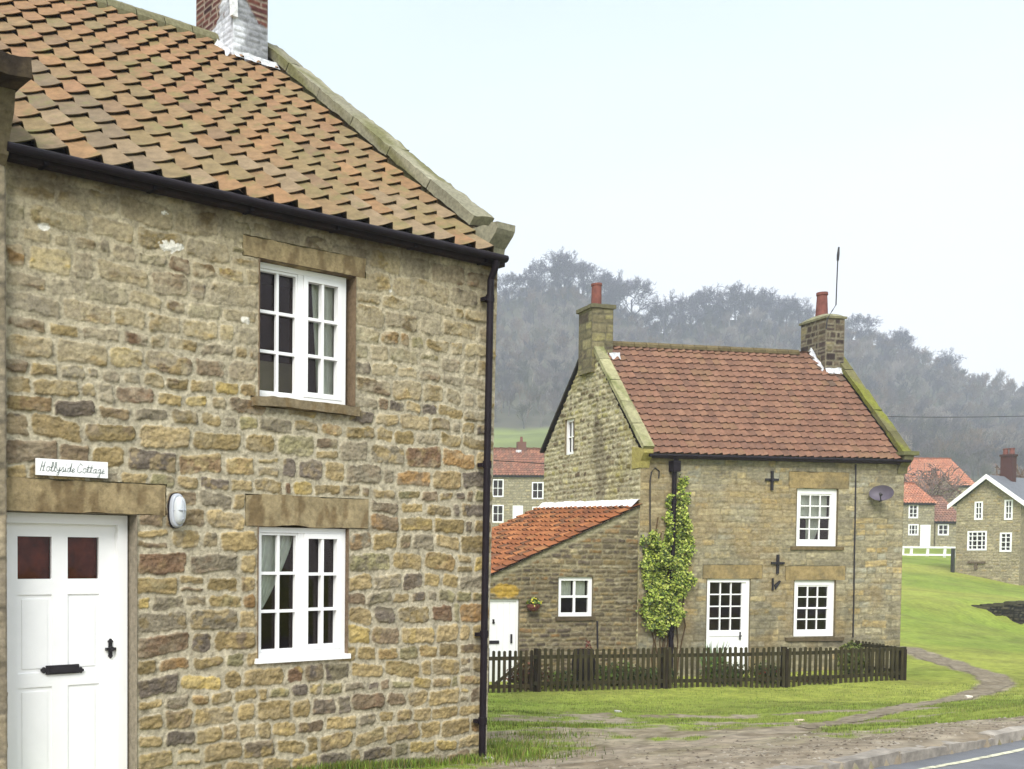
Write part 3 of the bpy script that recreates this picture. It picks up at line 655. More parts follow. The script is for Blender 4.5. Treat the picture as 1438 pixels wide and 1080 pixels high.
# ridge stones
K=MB()
for i in range(12):
    a=-5.4+i*.38
    if a>-1.0: break
    P=[];n=9
    for e in (0,.37):
        for j in range(n):
            w=math.pi*(j/(n-1)-.5)*1.25;P.append(LF.p(a+e,-4+math.sin(w)*.17,RH-.08+math.cos(w)*.16+rnd.uniform(-.004,.004)))
    K.grid(P,2,n,gcol*rnd.uniform(.75,1)*np.array([.75,.74,.6]));K.add([LF.p(a+.37,-4+math.sin(math.pi*(j/(n-1)-.5)*1.25)*.17,RH-.08+math.cos(math.pi*(j/(n-1)-.5)*1.25)*.16) for j in range(n)],[[list(range(n))]],gcol*.6)
K.build('ridge_stones',M['block'],H,smooth=False).name='ridge_stone'
# chimney
def brick_stack(F,x0,x1,dn,df,z0,z1,pal,seed,hr=(.07,.078),wr=(2.6,3.1),mort=(150,134,120),res=.012,relief=.008,joint=.014,warp=.003,var=.3,tintfn=None,smear=None):
    # dn: near d, df: far d (smaller)
    mb=MB();tf0=tintfn
    for o,ang,L_,sd in ((F.p(x0,dn,0),0,x1-x0,0),(F.p(x0,df,0),-90,dn-df,1),(F.p(x1,dn,0),90,dn-df,2),(F.p(x1,df,0),180,x1-x0,3)):
        a0=math.degrees(math.atan2(F.u[1],F.u[0]));fr=Frame(o,a0+ang)
        tintfn=(lambda X,Z,c,sd=sd,L_=L_:tf0(X,Z,c,sd,L_)) if tf0 else None
        wall(mb,fr,0,L_,z0,z1,res,[],hr,wr,joint,relief,warp,pal,mort,(),seed+sd,corner=.3,var=var,wave=.001,nrel=.004,tintfn=tintfn,smear=smear)
    mb.add([F.p(x0,dn,z1),F.p(x1,dn,z1),F.p(x1,df,z1),F.p(x0,df,z1)],[[0,1,2,3]],(.1,.08,.07));return mb
cx1=LF.pix(376,60,-3.55)[0];cx0=LF.pix(327,60,-3.55)[0]
def ftint(X,Z,c,sd,L_):
    w=fbm(X*7+sd*3,Z*6,301,4);q=fbm(X*3+sd,Z*3,304,3)
    dist=X if sd==0 else (L_-X if sd==1 else X*0+.5)
    base=RH-.02 if sd==0 else RH-.02-(0 if sd else 0)
    hgt_=.17+.42*np.exp(-(dist/.22)**2)
    m=sstep(hgt_-(Z-base)+(w-.5)*.5,-.02,.04)[...,None]*(1 if sd<2 else 0)
    wc_=lin((228,230,236))*(1-sstep(q,.42,.62)[...,None]*.55)
    return c*(1-m)+m*wc_*(.7+.5*fbm(X*16,Z*12,302,3)[...,None])
C=brick_stack(LF,cx0,cx1,-3.55,-4.42,5.9,8.0,PAL_B,60,tintfn=ftint);ch=C.build('chimney',M['brick'],H,smooth=True)
K=MB().box(LF,cx0-.05,cx1+.05,-4.47,-3.5,8.0,8.16);K.build('chimney_cap',M['pot'],ch)
MB().lathe(LF.p((cx0+cx1)/2,-3.9,8.16),[(.12,0),(.14,.05),(.115,.1),(.105,.45),(.13,.5),(.13,.54),(.09,.54)]).build('chimney_pot',M['pot'],ch)
K=MB()  # rough white flashing apron at the foot
def apron(F,x0,x1,dn,df,zfun,hh,seed,out=.02,n=26):
    m=MB()
    for (a,b) in (((x0,dn),(x1,dn)),((x0,df),(x0,dn))):
        V=[];nz=9
        for j in range(nz):
            for i in range(n):
                t=i/(n-1);x=a[0]+(b[0]-a[0])*t;d=a[1]+(b[1]-a[1])*t
                zb=zfun(d); top=hh*(.7+.6*float(fbm(x*5+seed,d*5,seed,3)));k=j/(nz-1)
                bul=(1-k)**1.6*.06+ .03*float(fbm(x*14,d*14+k*6,seed+2,3))+out*.5
                dx=-bul if a[0]==b[0] else 0; dd=bul if a[1]==b[1] else 0
                if a[0]==b[0] : dd=0
                V.append(F.p(x+dx,d+dd,zb+top*k-.03))
        m.grid(V,nz,n)
    return m
sl=(RH-REV+.03)/4.13
apron(LF,cx0-.02,cx1+.12,-3.53,-4.2,lambda d:RH-abs(-4-d)*sl+.02,.10,5,n=40).build('flashing',M['mortar_white'],ch,smooth=True)
k_=LF.pix(328,14,-3.55)
MB().rough(LF.p(k_[0]-.05,-3.56,k_[1]-.09),LF.u*.09,LF.n*.05,(0,0,.3),.02,.03,(.5,.5,.5),3).build('white_mortar_patch',M['flash_white'],ch)
# gutter and downpipe
G=MB();pts=[]
n=14
for e,x in enumerate((-5.1,LF.pix(711,372,.165)[0])):
    for j in range(n): w=math.pi*2*j/n; pts.append(LF.p(x,.160+.040*math.cos(w),REV-.068+.036*math.sin(w)))
G.add(pts,[[[i,(i+1)%n,(i+1)%n+n,i+n] for i in range(n)],[list(range(n))],[list(range(n,2*n))]])
for x in np.arange(-4.8,.2,.9): G.box(LF,x,x+.03,.0,.13,REV-.125,REV-.095)
G.build('gutter',M['black'],H)
MB().box(LF,-5.05,-.02,.032,.112,REV-.125,REV-.045).build('fascia_board',M['soffit'],H)
pa,pb=LF.pix(688.5,400,.085),LF.pix(677,1058,.085)
def px_(z): return pa[0]+(pb[0]-pa[0])*(pa[1]-z)/(pa[1]-pb[1])
D=MB();D.tube([LF.p(px_(2.85),.165,REV-.10),LF.p(px_(2.8),.14,REV-.18),LF.p(px_(2.7),.09,REV-.27),LF.p(px_(1),.085,1),LF.p(px_(-1.98),.085,-1.98)],.034,12)
for z in (2.5,.9,-.75,-1.6): D.tube([LF.p(px_(z),.085,z),LF.p(px_(z),.085,z+.07)],.042,12);D.box(LF,px_(z)-.065,px_(z)+.065,.02,.082,z+.015,z+.05)
D.build('downpipe',M['black'],H)
# windows
window(H,LF,-2.833,LF.pix(483.5,480,-.085)[0],1.378,2.52,-.085,'casement2',fw=.045,sill=False,hole=holes[1],
  curt=[(-2.16,-1.80,1.45,2.48,.085,.2,-1,.016,5)],label='upper casement window with pale curtains on the right');MB().box(LF,-2.86,-2.22,-.30,-.28,1.2,1.74).build('cream_cupboard',M['cream'],[c_ for c_ in H.children if c_.name.startswith('window')][-1])
window(H,LF,-2.833,LF.pix(482.5,830,-.045)[0],-.835,.28,-.045,'casement2',fw=.045,sill=True,proud=.075,hole=holes[2],
  curt=[(-2.82,-2.36,-.15,.25,.12,.0,1,.018,6),(-2.82,-2.36,-.45,-.15,.12,.0,1,.018,6)][:0]+[(-2.82,-2.36,-.42,.26,.085,.72,1,.016,7)],label='lower casement window with a gathered curtain on the left')
# door
dfr=LF.pix(177.3,850,-.13)[0];dt=.345
D=MB();D.box(LF,dfr-.085,dfr,-.2,-.11,-2.4,dt);D.box(LF,-5.06,dfr-.085,-.2,-.11,dt-.075,dt);D.box(LF,-5.2,-5.06,-.2,-.11,-2.4,dt)
D.build('door_frame',M['white'],H)
def q(px,py): return LF.pix(px,py,-.165)
D=MB();dx0=-5.07;dx1=q(161,850)[0];dz1=dt-.075;P=-.165
p1=(q(24.5,753)[0],q(72.7,813)[0]);p2=(q(95,755)[0],q(139,813)[0]);zt=q(60,753.5)[1];zb=q(60,813)[1]
pz=[(q(60,835)[1],q(100,948)[1]+.03),(q(100,962)[1],-1.95)]
# stiles, rails, muntin with recessed panels
xsr=[dx0,p1[0],p1[1],p2[0],p2[1],dx1]
D.box(LF,xsr[0],xsr[1],P-.045,P,-2.3,dz1);D.box(LF,xsr[4],xsr[5],P-.045,P,-2.3,dz1);D.box(LF,xsr[2],xsr[3],P-.045,P,-2.3,dz1)
for a,b in ((xsr[1],xsr[2]),(xsr[3],xsr[4])):
    D.box(LF,a,b,P-.045,P,zt,dz1);D.box(LF,a,b,P-.045,P,pz[0][0],zb);D.box(LF,a,b,P-.045,P,pz[1][0],pz[0][1]);D.box(LF,a,b,P-.045,P,-2.3,pz[1][1])
    for (zt_,zb_) in pz:
        D.box(LF,a,b,P-.03,P-.010,zb_,zt_);
        D.box(LF,a+.035,b-.035,P-.01,P-.004,zb_+.035,zt_-.035)
dr=D.build('door',M['white'],H)
MB().box(LF,p1[0],p1[1],P-.03,P-.025,zb,zt).box(LF,p2[0],p2[1],P-.03,P-.025,zb,zt).build('pane',M['glass'],dr)
MB().box(LF,dx0,dx1,P-.075,P-.06,zb-.03,zt+.03).build('dark_red_blind',M['redglass_back'],dr)
def fleur(mb,F,x,z,d,s,dirx,dirz):
    for k,(a,b) in enumerate(((0,0),(.5,.5),(.5,-.5),(1,0))):
        cx=x+s*(dirx*a-dirz*b*.9);cz=z+s*(dirz*a+dirx*b*.9);r=s*(.42 if k else .5)
        n=10;prof=[(cx+r*math.cos(2*math.pi*i/n),cz+r*math.sin(2*math.pi*i/n)) for i in range(n)];mb.plate(F,d,d+.012+k*.0007,prof)
lb0=q(64,941);lb1=q(110,941);B=MB();B.box(LF,lb0[0],lb1[0],P,P+.016,lb0[1]-.036,lb0[1]+.034);B.box(LF,lb0[0]+.03,lb1[0]-.03,P+.016,P+.024,lb0[1]-.022,lb0[1]+.02)
fleur(B,LF,lb0[0]-.004,lb0[1],P,.028,-1,0);fleur(B,LF,lb1[0]+.004,lb1[1],P,.028,1,0);B.build('letterbox',M['iron'],dr)
hc_=q(154.5,911);B=MB();fleur(B,LF,hc_[0],hc_[1]+.045,P,.026,0,1);fleur(B,LF,hc_[0],hc_[1]-.045,P,.022,0,-1)
B.box(LF,hc_[0]-.016,hc_[0]+.016,P,P+.012,hc_[1]-.06,hc_[1]+.06);B.box(LF,hc_[0]-.045,hc_[0]+.04,P+.002,P+.03,hc_[1]-.012,hc_[1]+.01)
B.tube([LF.p(hc_[0],P+.012,hc_[1]),LF.p(hc_[0],P+.04,hc_[1])],.02,10);B.build('door_handle',M['iron'],dr)
MB().rough(LF.p(-5.06,-.3,-2.15),LF.u*1.07,LF.n*.42,(0,0,.18),.05,.02,lin((150,140,118)),77,.2).build('doorstep',M['block'],H,smooth=True)
# name plaque
s0=lx(50,655,.03);s1=lx(150.5,658,.03);zt_=lx(50,643.4,.03)[1];zb_=lx(50,666.8,.03)[1]
sg=thing('name_plaque',LF.p((s0[0]+s1[0])/2,.03,zb_),'small white house name plaque with cursive lettering above the near cottage door','sign')
MB().box(LF,s0[0],s1[0],.022,.042,zb_,zt_).build('board',M['white'],sg)
LET={'H':[[(.0,0),(.25,1)],[(.55,1),(.3,0),(.5,.1)],[(.1,.5),(.5,.55)]],'o':[[(.35,.5),(.1,.45),(.05,.1),(.25,0),(.42,.2),(.38,.5),(.6,.4)]],'l':[[(0,.05),(.3,.6),(.35,1),(.22,1),(.1,.2),(.2,0),(.35,.1)]],
'y':[[(0,.5),(.08,.15),(.25,.15),(.4,.5),(.25,-.3),(.05,-.35),(.1,-.1),(.5,.2)]],'s':[[(0,.1),(.3,.55),(.35,.15),(.15,0),(.45,.1)]],'i':[[(.05,.1),(.18,.5),(.12,.05),(.35,.15)],[(.24,.75),(.26,.8)]],'d':[[(.4,.5),(.1,.4),(.1,.05),(.3,.05),(.55,1),(.4,.1),(.55,.1)]],
'e':[[(0,.1),(.35,.35),(.25,.5),(.08,.3),(.12,.02),(.4,.12)]],'C':[[(.65,.8),(.45,1),(.12,.6),(.1,.1),(.35,0),(.6,.2)]],'t':[[(0,.1),(.25,.9),(.12,.1),(.35,.1)],[(.02,.6),(.38,.62)]],'a':[[(.38,.5),(.1,.4),(.08,.05),(.3,.1),(.42,.5),(.38,.05),(.55,.12)]],'g':[[(.38,.5),(.1,.4),(.1,.1),(.3,.12),(.42,.5),(.28,-.35),(.05,-.35),(.5,.15)]]}
ADV={'H':.68,'o':.5,'l':.36,'y':.48,'s':.42,'i':.33,'d':.54,'e':.4,'C':.68,'t':.38,'a':.53,'g':.5,' ':.22}
word='Hollyside Cottage';tot=sum(ADV[c] for c in word);wid=s1[0]-s0[0];sc=wid*.9/tot;hh=(zt_-zb_)*.58;zb2=zb_+(zt_-zb_)*.24;xx=s0[0]+wid*.05
T=MB()
for c in word:
    for st in LET.get(c,[]): T.tube([LF.p(xx+a*sc*1.0+b*.004,.0425,zb2+b*hh) for a,b in st],.0024,4)
    xx+=ADV[c]*sc
T.build('lettering',M['ink'],sg)
# bulkhead lamp
la=lx(233,716,.05);lb=lx(265,716,.05);lt=lx(249,693,.05)[1];lo=lx(249,741,.05)[1];cxl=(la[0]+lb[0])/2;czl=(lt+lo)/2;hw=.062;hz_=(lt-lo)/2
lm=thing('wall_lamp',LF.p(cxl,0,lo),'grey oval bulkhead lamp on the stone wall between door and lower window','lamp')
def oval(F,cx,cz,a,b,n=28): return [(cx+a*math.copysign(abs(math.cos(t))**.8,math.cos(t)),cz+b*math.copysign(abs(math.sin(t))**.8,math.sin(t))) for t in [2*math.pi*i/n for i in range(n)]]
MB().plate(LF,.0,.03,oval(LF,cxl,czl,hw*1.08,hz_*1.05)).build('back_plate',M['iron'],lm)
B=MB();V=[];n=28
for (k,d) in ((1,.03),(1,.06),(.86,.085),(.84,.08)): V+=[LF.p(x,d,z) for x,z in oval(LF,cxl,czl,hw*k,hz_*k)]
for r_ in range(3): B.add(V,[[[r_*n+i,r_*n+(i+1)%n,(r_+1)*n+(i+1)%n,(r_+1)*n+i] for i in range(n)]]) if r_==0 else B.f.append(np.array([[r_*n+i,r_*n+(i+1)%n,(r_+1)*n+(i+1)%n,(r_+1)*n+i] for i in range(n)]))
B.build('housing',M['lamp'],lm,smooth=True)
B=MB();V=[]
for (k,d) in ((.84,.078),(.78,.11),(.55,.13),(.2,.137)): V+=[LF.p(x,d,z) for x,z in oval(LF,cxl,czl,hw*k,hz_*k)]
B.add(V,[[[r_*n+i,r_*n+(i+1)%n,(r_+1)*n+(i+1)%n,(r_+1)*n+i] for i in range(n)] for r_ in range(3)]+[[[3*n+i for i in range(n)]]])
M['lens']=material('frosted_lens',(.55,.58,.6),.12,bump=0,nvar=.02,spec=.6);B.build('lens',M['lens'],lm,smooth=True)
B=MB();B.tube([LF.p(cxl,.08,czl+hz_*.86),LF.p(cxl,.145,czl+hz_*.5),LF.p(cxl,.15,czl),LF.p(cxl,.145,czl-hz_*.5),LF.p(cxl,.08,czl-hz_*.86)],.006,6);B.tube([LF.p(cxl-hw*.85,.08,czl),LF.p(cxl-hw*.4,.142,czl),LF.p(cxl+hw*.4,.142,czl),LF.p(cxl+hw*.85,.08,czl)],.006,6);B.build('guard_bars',M['lamp'],lm)
# ------------------------------------------------------------------ neighbouring house at far left
NB=thing('adjoining_house',LF.p(-8,-4,-2),'adjoining house of dressed blocks at the left edge with a mossy projecting kneeler','house')
W=MB();wall(W,LF.sub(-9.5,.09,0),0,4.42,-2.6,3.25,.02,[],(.28,.4),(1.1,1.6),.012,.004,.002,[((160,148,126),3),((150,138,114),2),((170,156,130),1)],(120,112,96),(1,),91,corner=.1,var=.2,wave=.002);W.build('wall',M['block'],NB,smooth=True)
W=MB();fr=Frame(LF.p(-5.08,.09,0),33.376+90);wall(W,fr,0,.4,-2.6,3.25,.03,[],(.28,.4),(1.1,1.6),.012,.003,.002,[((160,148,126),3),((150,138,114),2)],(120,112,96),(),92,corner=.1);W.build('side_wall',M['block'],NB,smooth=True)
kc=lin((120,108,84))
K=MB();K.prism(LF,-5.42,-5.085,[(-.3,2.85),(.10,2.80),(.16,2.86),(.20,3.0),(.27,3.12),(.30,3.26),(-.3,3.26)],kc);K.build('kneeler_stone',M['block'],NB)
K=MB();K.rough(LF.p(-5.46,-.45,3.262),LF.u*.40,LF.n*1.0,(0,0,.13),.03,.03,lin((86,74,58)),5,.3,moss(lin((52,44,36)),.4,.6,6,2));K.build('kneeler_cap',M['block'],NB,smooth=True)
T=MB();roof_slope(T,LF,-9.5,-5.45,.2,3.3,-4.0,6.75,.262,.345,.018,tcol,seg=6,seed=9);T.build('roof',M['tile'],NB)
K=MB();slab(K,LF,-5.45,-5.12,-.3,3.45,-4.0,6.75,.12,.03,kc,95,5,.1,.03,mossy);K.build('gable_coping',M['block'],NB,smooth=True)
# ================================================================== DISTANT COTTAGE
CO=thing('stone_cottage',CF.p(3.4,-2.3,-2.5),'two storey stone cottage behind the picket fence with plain red tiled roof and two chimneys','house')
GL=Frame(CF.p(0,0,0),11.316-90)
AN=2.35
AZ=CF.pix(863,480,-AN)[1]-.06
EZ=2.44
def cpx(px,py,d=0): return CF.pix(px,py,d)
wu=(3.986,5.081,.377,1.712);wl=(3.986-.02,5.07,-1.726,-.413);dh=(1.707,2.82,-2.7,-.385)
holesC=[wu,wl,dh]
lintC=[(3.77,5.37,1.712,2.10),(3.73,5.33,-.413,-.08),(1.60,3.13,-.385,-.06)]
def tC(X,Z,c):
    n=fbm(X*.9,Z*1.4,401,4)[...,None]
    c=c*(.95+.5*n)
    d=sstep(fbm(X*3,Z*.8,402,3)+(.2-np.abs(Z+2.2)*.2),.5,.75)[...,None]*.35
    o=sstep(fbm(X*.7+4,Z*.9,403,3),.52,.68)[...,None]*.3
    c=c*(1-d)+d*lin((88,84,68));return c*(1-o)+o*lin((160,130,76))
W=MB();wall(W,CF,0,6.87,-2.9,2.46,.02,holesC+lintC,(.11,.18),(1.6,4.2),.014,.006,.014,PAL_C,(138,130,106),(0,1),31,corner=.25,var=.5,wave=.02,nrel=.008,tintfn=tC,smear=lambda X,Z:.45+0*X)
W.build('wall',M['ashlar'],CO,smooth=True)
def gmask(x,z): # x: -4.6..0
    n=-x; return z<np.minimum(EZ+.05+(AZ-EZ)*n/AN, 2.86+(AZ-2.86)*(4.6-n)/(4.6-AN))-.02
gw=(-3.46,-3.0,2.70,3.60)
def tG(X,Z,c):
    n=fbm(X*1.1,Z*.9,411,4)[...,None];c=c*(.85+.5*n)
    k=sstep(.4-np.abs(X+1.75+.1*(Z-2))-np.abs(Z-2.4)*.16+(fbm(X*4,Z*3,412,3)-.5)*.5,0,.25)[...,None]*.55
    y=sstep(fbm(X*1.5,Z*1.5,413,3),.55,.65)[...,None]*.3;c=c*(1-y)+y*lin((170,158,84))
    return c*(1-k)+k*lin((96,86,70))
W=MB();wall(W,GL,-4.6,0,-2.9,AZ,.022,[gw],(.09,.16),(1.1,2.2),.03,.03,.03,[((184,176,144),4),((164,154,122),3),((136,124,96),2),((170,162,112),1.5),((104,92,72),1.8)],(176,168,140),(1,),32,gmask,tintfn=tG,var=.5)
W.build('gable_wall',M['stone'],CO,smooth=True)
fr=Frame(CF.p(6.87,0,0),11.316+90);W=MB();wall(W,fr,0,4.6,-2.9,AZ,.06,[],(.12,.19),(1.4,2.6),.03,.02,.02,PAL_C,(130,122,100),(),33,lambda x,z:gmask(-x,z));W.build('far_gable_wall',M['stone'],CO,smooth=True)
fr=Frame(CF.p(6.87,-4.6,0),11.316+180);W=MB();wall(W,fr,0,6.87,-2.9,2.9,.08,[],(.12,.19),(1.4,2.6),.03,.02,.02,PAL_C,(130,122,100),(),34);W.build('rear_wall',M['stone'],CO,smooth=True)
for i,(a,b,c,e) in enumerate(lintC): L=MB();L.rough(CF.p(a+.01,-.14,c+.004),CF.u*(b-a-.02),CF.n*.15,(0,0,e-c-.01),.06,.02,lin((162,142,100)),100+i,.25,moss(lin((138,124,92)),.5,.7,4,i));L.build('stone_lintel',M['ashlar'],CO,smooth=True)
L=MB();L.rough(CF.p(3.85,-.1,.29),CF.u*1.4,CF.n*.14,(0,0,.08),.08,.02,lin((120,104,74)),104);L.build('stone_sill',M['ashlar'],CO,smooth=True);L=MB();L.rough(CF.p(3.75,-.1,-1.83),CF.u*1.55,CF.n*.15,(0,0,.085),.08,.02,lin((104,92,70)),105)
L.build('stone_sill',M['ashlar'],CO,smooth=True)
for h in holesC: R=MB();reveal(R,CF,*h,-.07,lin((120,108,82)));R.build('wall_reveal',M['ashlar'],CO)
R=MB();reveal(R,GL,*gw,-.07,lin((130,118,92)));R.build('wall_reveal',M['ashlar'],CO)
def rcol(i,j,r):
    c=[lin((176,120,98)),lin((160,104,86)),lin((186,132,106)),lin((150,98,84)),lin((170,124,92)),lin((140,92,82))][r.choices(range(6),[4,3,2,2,1.5,1.2])[0]]
    k=c*r.uniform(.86,1.12)
    if i>29 and j>12-abs(i-31) and r.random()<.5: k=lin((92,74,70))
    return (k*.45+lin((142,116,92))*.55)*.70
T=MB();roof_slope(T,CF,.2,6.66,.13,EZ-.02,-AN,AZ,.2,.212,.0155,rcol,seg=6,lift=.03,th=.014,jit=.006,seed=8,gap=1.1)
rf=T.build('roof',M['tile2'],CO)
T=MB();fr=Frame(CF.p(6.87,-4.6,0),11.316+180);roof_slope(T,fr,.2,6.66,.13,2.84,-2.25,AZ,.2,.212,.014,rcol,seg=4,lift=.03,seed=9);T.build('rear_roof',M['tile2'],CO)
U=MB();U.add([CF.p(.03,.02,EZ-.04),CF.p(6.84,.02,EZ-.04),CF.p(6.84,-AN,AZ-.06),CF.p(.03,-AN,AZ-.06),CF.p(.03,-4.6,2.82),CF.p(6.84,-4.6,2.82)],[[0,1,2,3],[3,2,5,4]]);U.build('roof_boards',M['soffit'],CO)
K=MB();gc=lin((166,162,124));ms=moss(lin((130,132,86)),.5,.7,4,5)
slab(K,CF,-.05,.22,.15,EZ-.02,-AN,AZ,.09,.05,gc,131,5,.08,.02,ms,b0=.02);K.build('left_coping',M['ashlar'],CO,smooth=True).name='gable_coping'
K=MB();slab(K,CF,6.67,6.92,.15,EZ-.02,-AN,AZ,.10,.04,lin((112,108,74)),141,5,.08,.03,moss(lin((128,130,58)),.42,.6,4,6),b0=.02);K.build('gable_coping',M['ashlar'],CO,smooth=True,label='gable coping thick with yellow green moss')
K=MB();fr=Frame(CF.p(6.87,-4.6,0),11.316+180);slab(K,fr,6.6,6.93,.1,2.86,-2.25,AZ,.05,.04,lin((60,56,48)),151,5,.1,.02);K.build('rear_coping',M['ashlar'],CO,smooth=True);K=MB();slab(K,fr,-.05,.25,.1,2.86,-2.25,AZ,.08,.04,lin((120,128,78)),156,5,.1,.02);K.build('rear_coping',M['ashlar'],CO,smooth=True)
K=MB();K.prism(CF,-.04,.2,[(-.3,2.1),(.02,2.1),(.05,2.25),(.18,2.42),(.18,2.5),(-.3,2.6)],lin((172,160,96)));K.build('kneeler_stone',M['ashlar'],CO)
K=MB();K.prism(CF,6.67,6.92,[(-.3,2.1),(.02,2.1),(.05,2.25),(.2,2.42),(.22,2.52),(-.3,2.6)],lin((128,122,92)));K.rough(CF.p(6.6,-.05,2.52),CF.u*.42,CF.n*.32,(0,0,.09),.05,.02,lin((116,116,80)),9);K.build('kneeler_stone',M['ashlar'],CO)
# ridge
K=MB()
for i in range(17):
    a=.5+i*.33
    if a>5.75: break
    P=[];n=7
    for e in (0,.32):
        for j in range(n): w=math.pi*(j/(n-1)-.5)*1.2;P.append(CF.p(a+e,-AN+math.sin(w)*.12,AZ-.03+math.cos(w)*.11+.004*rnd.random()))
    K.grid(P,2,n,lin((112,100,72))*rnd.uniform(.8,1.2))
K.build('ridge_stone',M['ashlar'],CO)
# chimneys
def stackpx(pl,pm,pr,ytop,dn,df):
    a=CF.pix(pm,ytop,dn);b=CF.pix(pr,ytop,dn);return a[0],b[0],a[1]
c0,c1,cz=stackpx(813,831.5,861.5,432,-2.05,0)
SP=[((138,130,98),3),((122,114,88),3),((146,138,96),1.5),((98,88,74),1.5)]
c=brick_stack(CF,c0,c1,-2.05,-2.68,AZ-.75,cz,SP,160,(.18,.26),(1,2),(110,104,84),.025,.008,.014,.006).build('chimney',M['ashlar'],CO,smooth=True,label='left chimney of squared stone with short red pot')
K=MB();K.rough(CF.p(c0-.05,-2.73,cz),CF.u*(c1-c0+.1),CF.n*.73,(0,0,.09),.08,.02,lin((112,108,84)),3);K.build('chimney_cap',M['ashlar'],c,smooth=True)
pc=CF.pix(837.5,422,-2.3);pt=CF.pix(837.5,398,-2.3)[1]-cz-.09
MB().lathe(CF.p(pc[0],-2.3,cz+.08),[(.125,0),(.12,.04),(.115,pt-.06),(.13,pt-.05),(.13,pt),(.09,pt)]).build('chimney_pot',M['pot'],c)
apron(CF,c1-.12,c1+.16,-2.03,-2.3,lambda d:AZ-(abs(-AN-d))*1.25-.02,.16,7).build('flashing',M['mortar_white'],c,smooth=True)
c0,c1,cz=stackpx(1124,1160.5,1186.5,446,-1.9,0)
SP2=[((108,96,80),3),((82,70,64),3.5),((134,124,94),1.5),((64,54,52),2)]
c=brick_stack(CF,c0,c1,-1.9,-2.8,AZ-.95,cz,SP2,170,(.13,.2),(1,2),(140,132,112),.025,.010,.016,.006).build('chimney',M['ashlar'],CO,smooth=True,label='right chimney of sooty stone with domed top and aerial')
K=MB();V=[];nn=12
for i in range(nn+1):
    for j in range(nn+1):
        a=i/nn;b=j/nn;V.append(CF.p(c0-.04+(c1-c0+.08)*a,-1.86-.98*b,cz+.04+.14*math.sin(math.pi*a)**.5*math.sin(math.pi*b)**.5))
K.grid(V,nn+1,nn+1,lin((150,148,120)));K.box(CF,c0-.04,c1+.04,-2.84,-1.86,cz-.01,cz+.045,lin((130,126,98)));K.build('chimney_cap',M['ashlar'],c,smooth=False)
pc=CF.pix(1154,437,-2.3);pt=CF.pix(1154,411,-2.3)[1]-cz-.1
MB().lathe(CF.p(pc[0],-2.3,cz+.1),[(.15,0),(.145,.04),(.12,pt-.08),(.14,pt-.07),(.135,pt),(.09,pt)]).build('chimney_pot',M['pot'],c)
apron(CF,c0-.03,c1-.1,-1.88,-2.5,lambda d:AZ-abs(-AN-d)*1.25+.03,.15,8).build('flashing',M['mortar_white'],c,smooth=True)
tv=thing('television_aerial',CF.p(c1-.15,-1.85,cz),'thin tall aerial mast on the right chimney of the distant cottage','aerial')
p_=[CF.p(*(lambda q_:(q_[0],-1.84,q_[1]))(CF.pix(a,b,-1.84))) for a,b in ((1160,462),(1162,447),(1169,436),(1174,428),(1175,400),(1176.5,365))]
MB().tube(p_,.014,6).build('mast',M['iron'],tv)
p_=[CF.p(*(lambda q_:(q_[0],-1.84,q_[1]))(CF.pix(a,b,-1.84))) for a,b in ((1176.5,366),(1177,358),(1178,347))]
MB().tube(p_,[.028,.034,.02],8).build('aerial_head',M['iron'],tv)
# gutter, pipes
G=MB();G.tube([CF.p(.1,.19,EZ-.075),CF.p(6.85,.19,EZ-.06)],.036,10);G.build('gutter',M['black'],CO);MB().box(CF,.06,6.82,.02,.1,EZ-.12,EZ-.04).build('fascia_board',M['soffit'],CO)
G=MB();G.tube([CF.p(.78,.19,EZ-.08),CF.p(.78,.1,EZ-.3),CF.p(.78,.08,0),CF.p(.78,.08,-2.55)],.05,10);G.box(CF,.69,.87,.0,.2,EZ-.42,EZ-.18)
for z in (1.2,-.4,-1.7): G.tube([CF.p(.78,.08,z),CF.p(.78,.08,z+.09)],.062,10)
G.build('downpipe',M['black'],CO)
MB().tube([CF.p(*(lambda q_:(q_[0],.02,q_[1]))(cpx(a,b))) for a,b in ((1201,652),(1200.5,700),(1199,780),(1198,850),(1197,895))],.016,6).build('cable_pipe',M['iron'],CO)
MB().tube([CF.p(*(lambda q_:(q_[0],.025,q_[1]))(cpx(a,b))) for a,b in ((924,672),(925,662),(919,657),(914,663),(912,675),(912,720),(912,752))],.014,6).build('hanging_cable',M['iron'],CO)
def plateX(px,py,s):
    x,z=cpx(px,py);B=MB();B.box(CF,x-.028*s,x+.028*s,.012,.05,z-.24*s,z+.2*s);B.box(CF,x-.17*s,x-.029*s,.012,.046,z-.022,z+.03);B.box(CF,x+.029*s,x+.17*s,.012,.046,z-.022,z+.03);B.tube([CF.p(x,.05,z),CF.p(x,.075,z)],.04,8);return B
plateX(1083,674,1).build('wall_tie_plate',M['iron'],CO);plateX(1091,791,1).build('wall_tie_plate',M['iron'],CO)
x,z=cpx(1088,820);B=MB();B.box(CF,x-.09,x-.06,.012,.05,z-.15,z+.13);B.plate(CF,.012,.045,[(x-.03,z-.02),(x,z-.13),(x+.13,z+.06),(x+.10,z+.08)]);B.build('iron_bracket',M['iron'],CO)
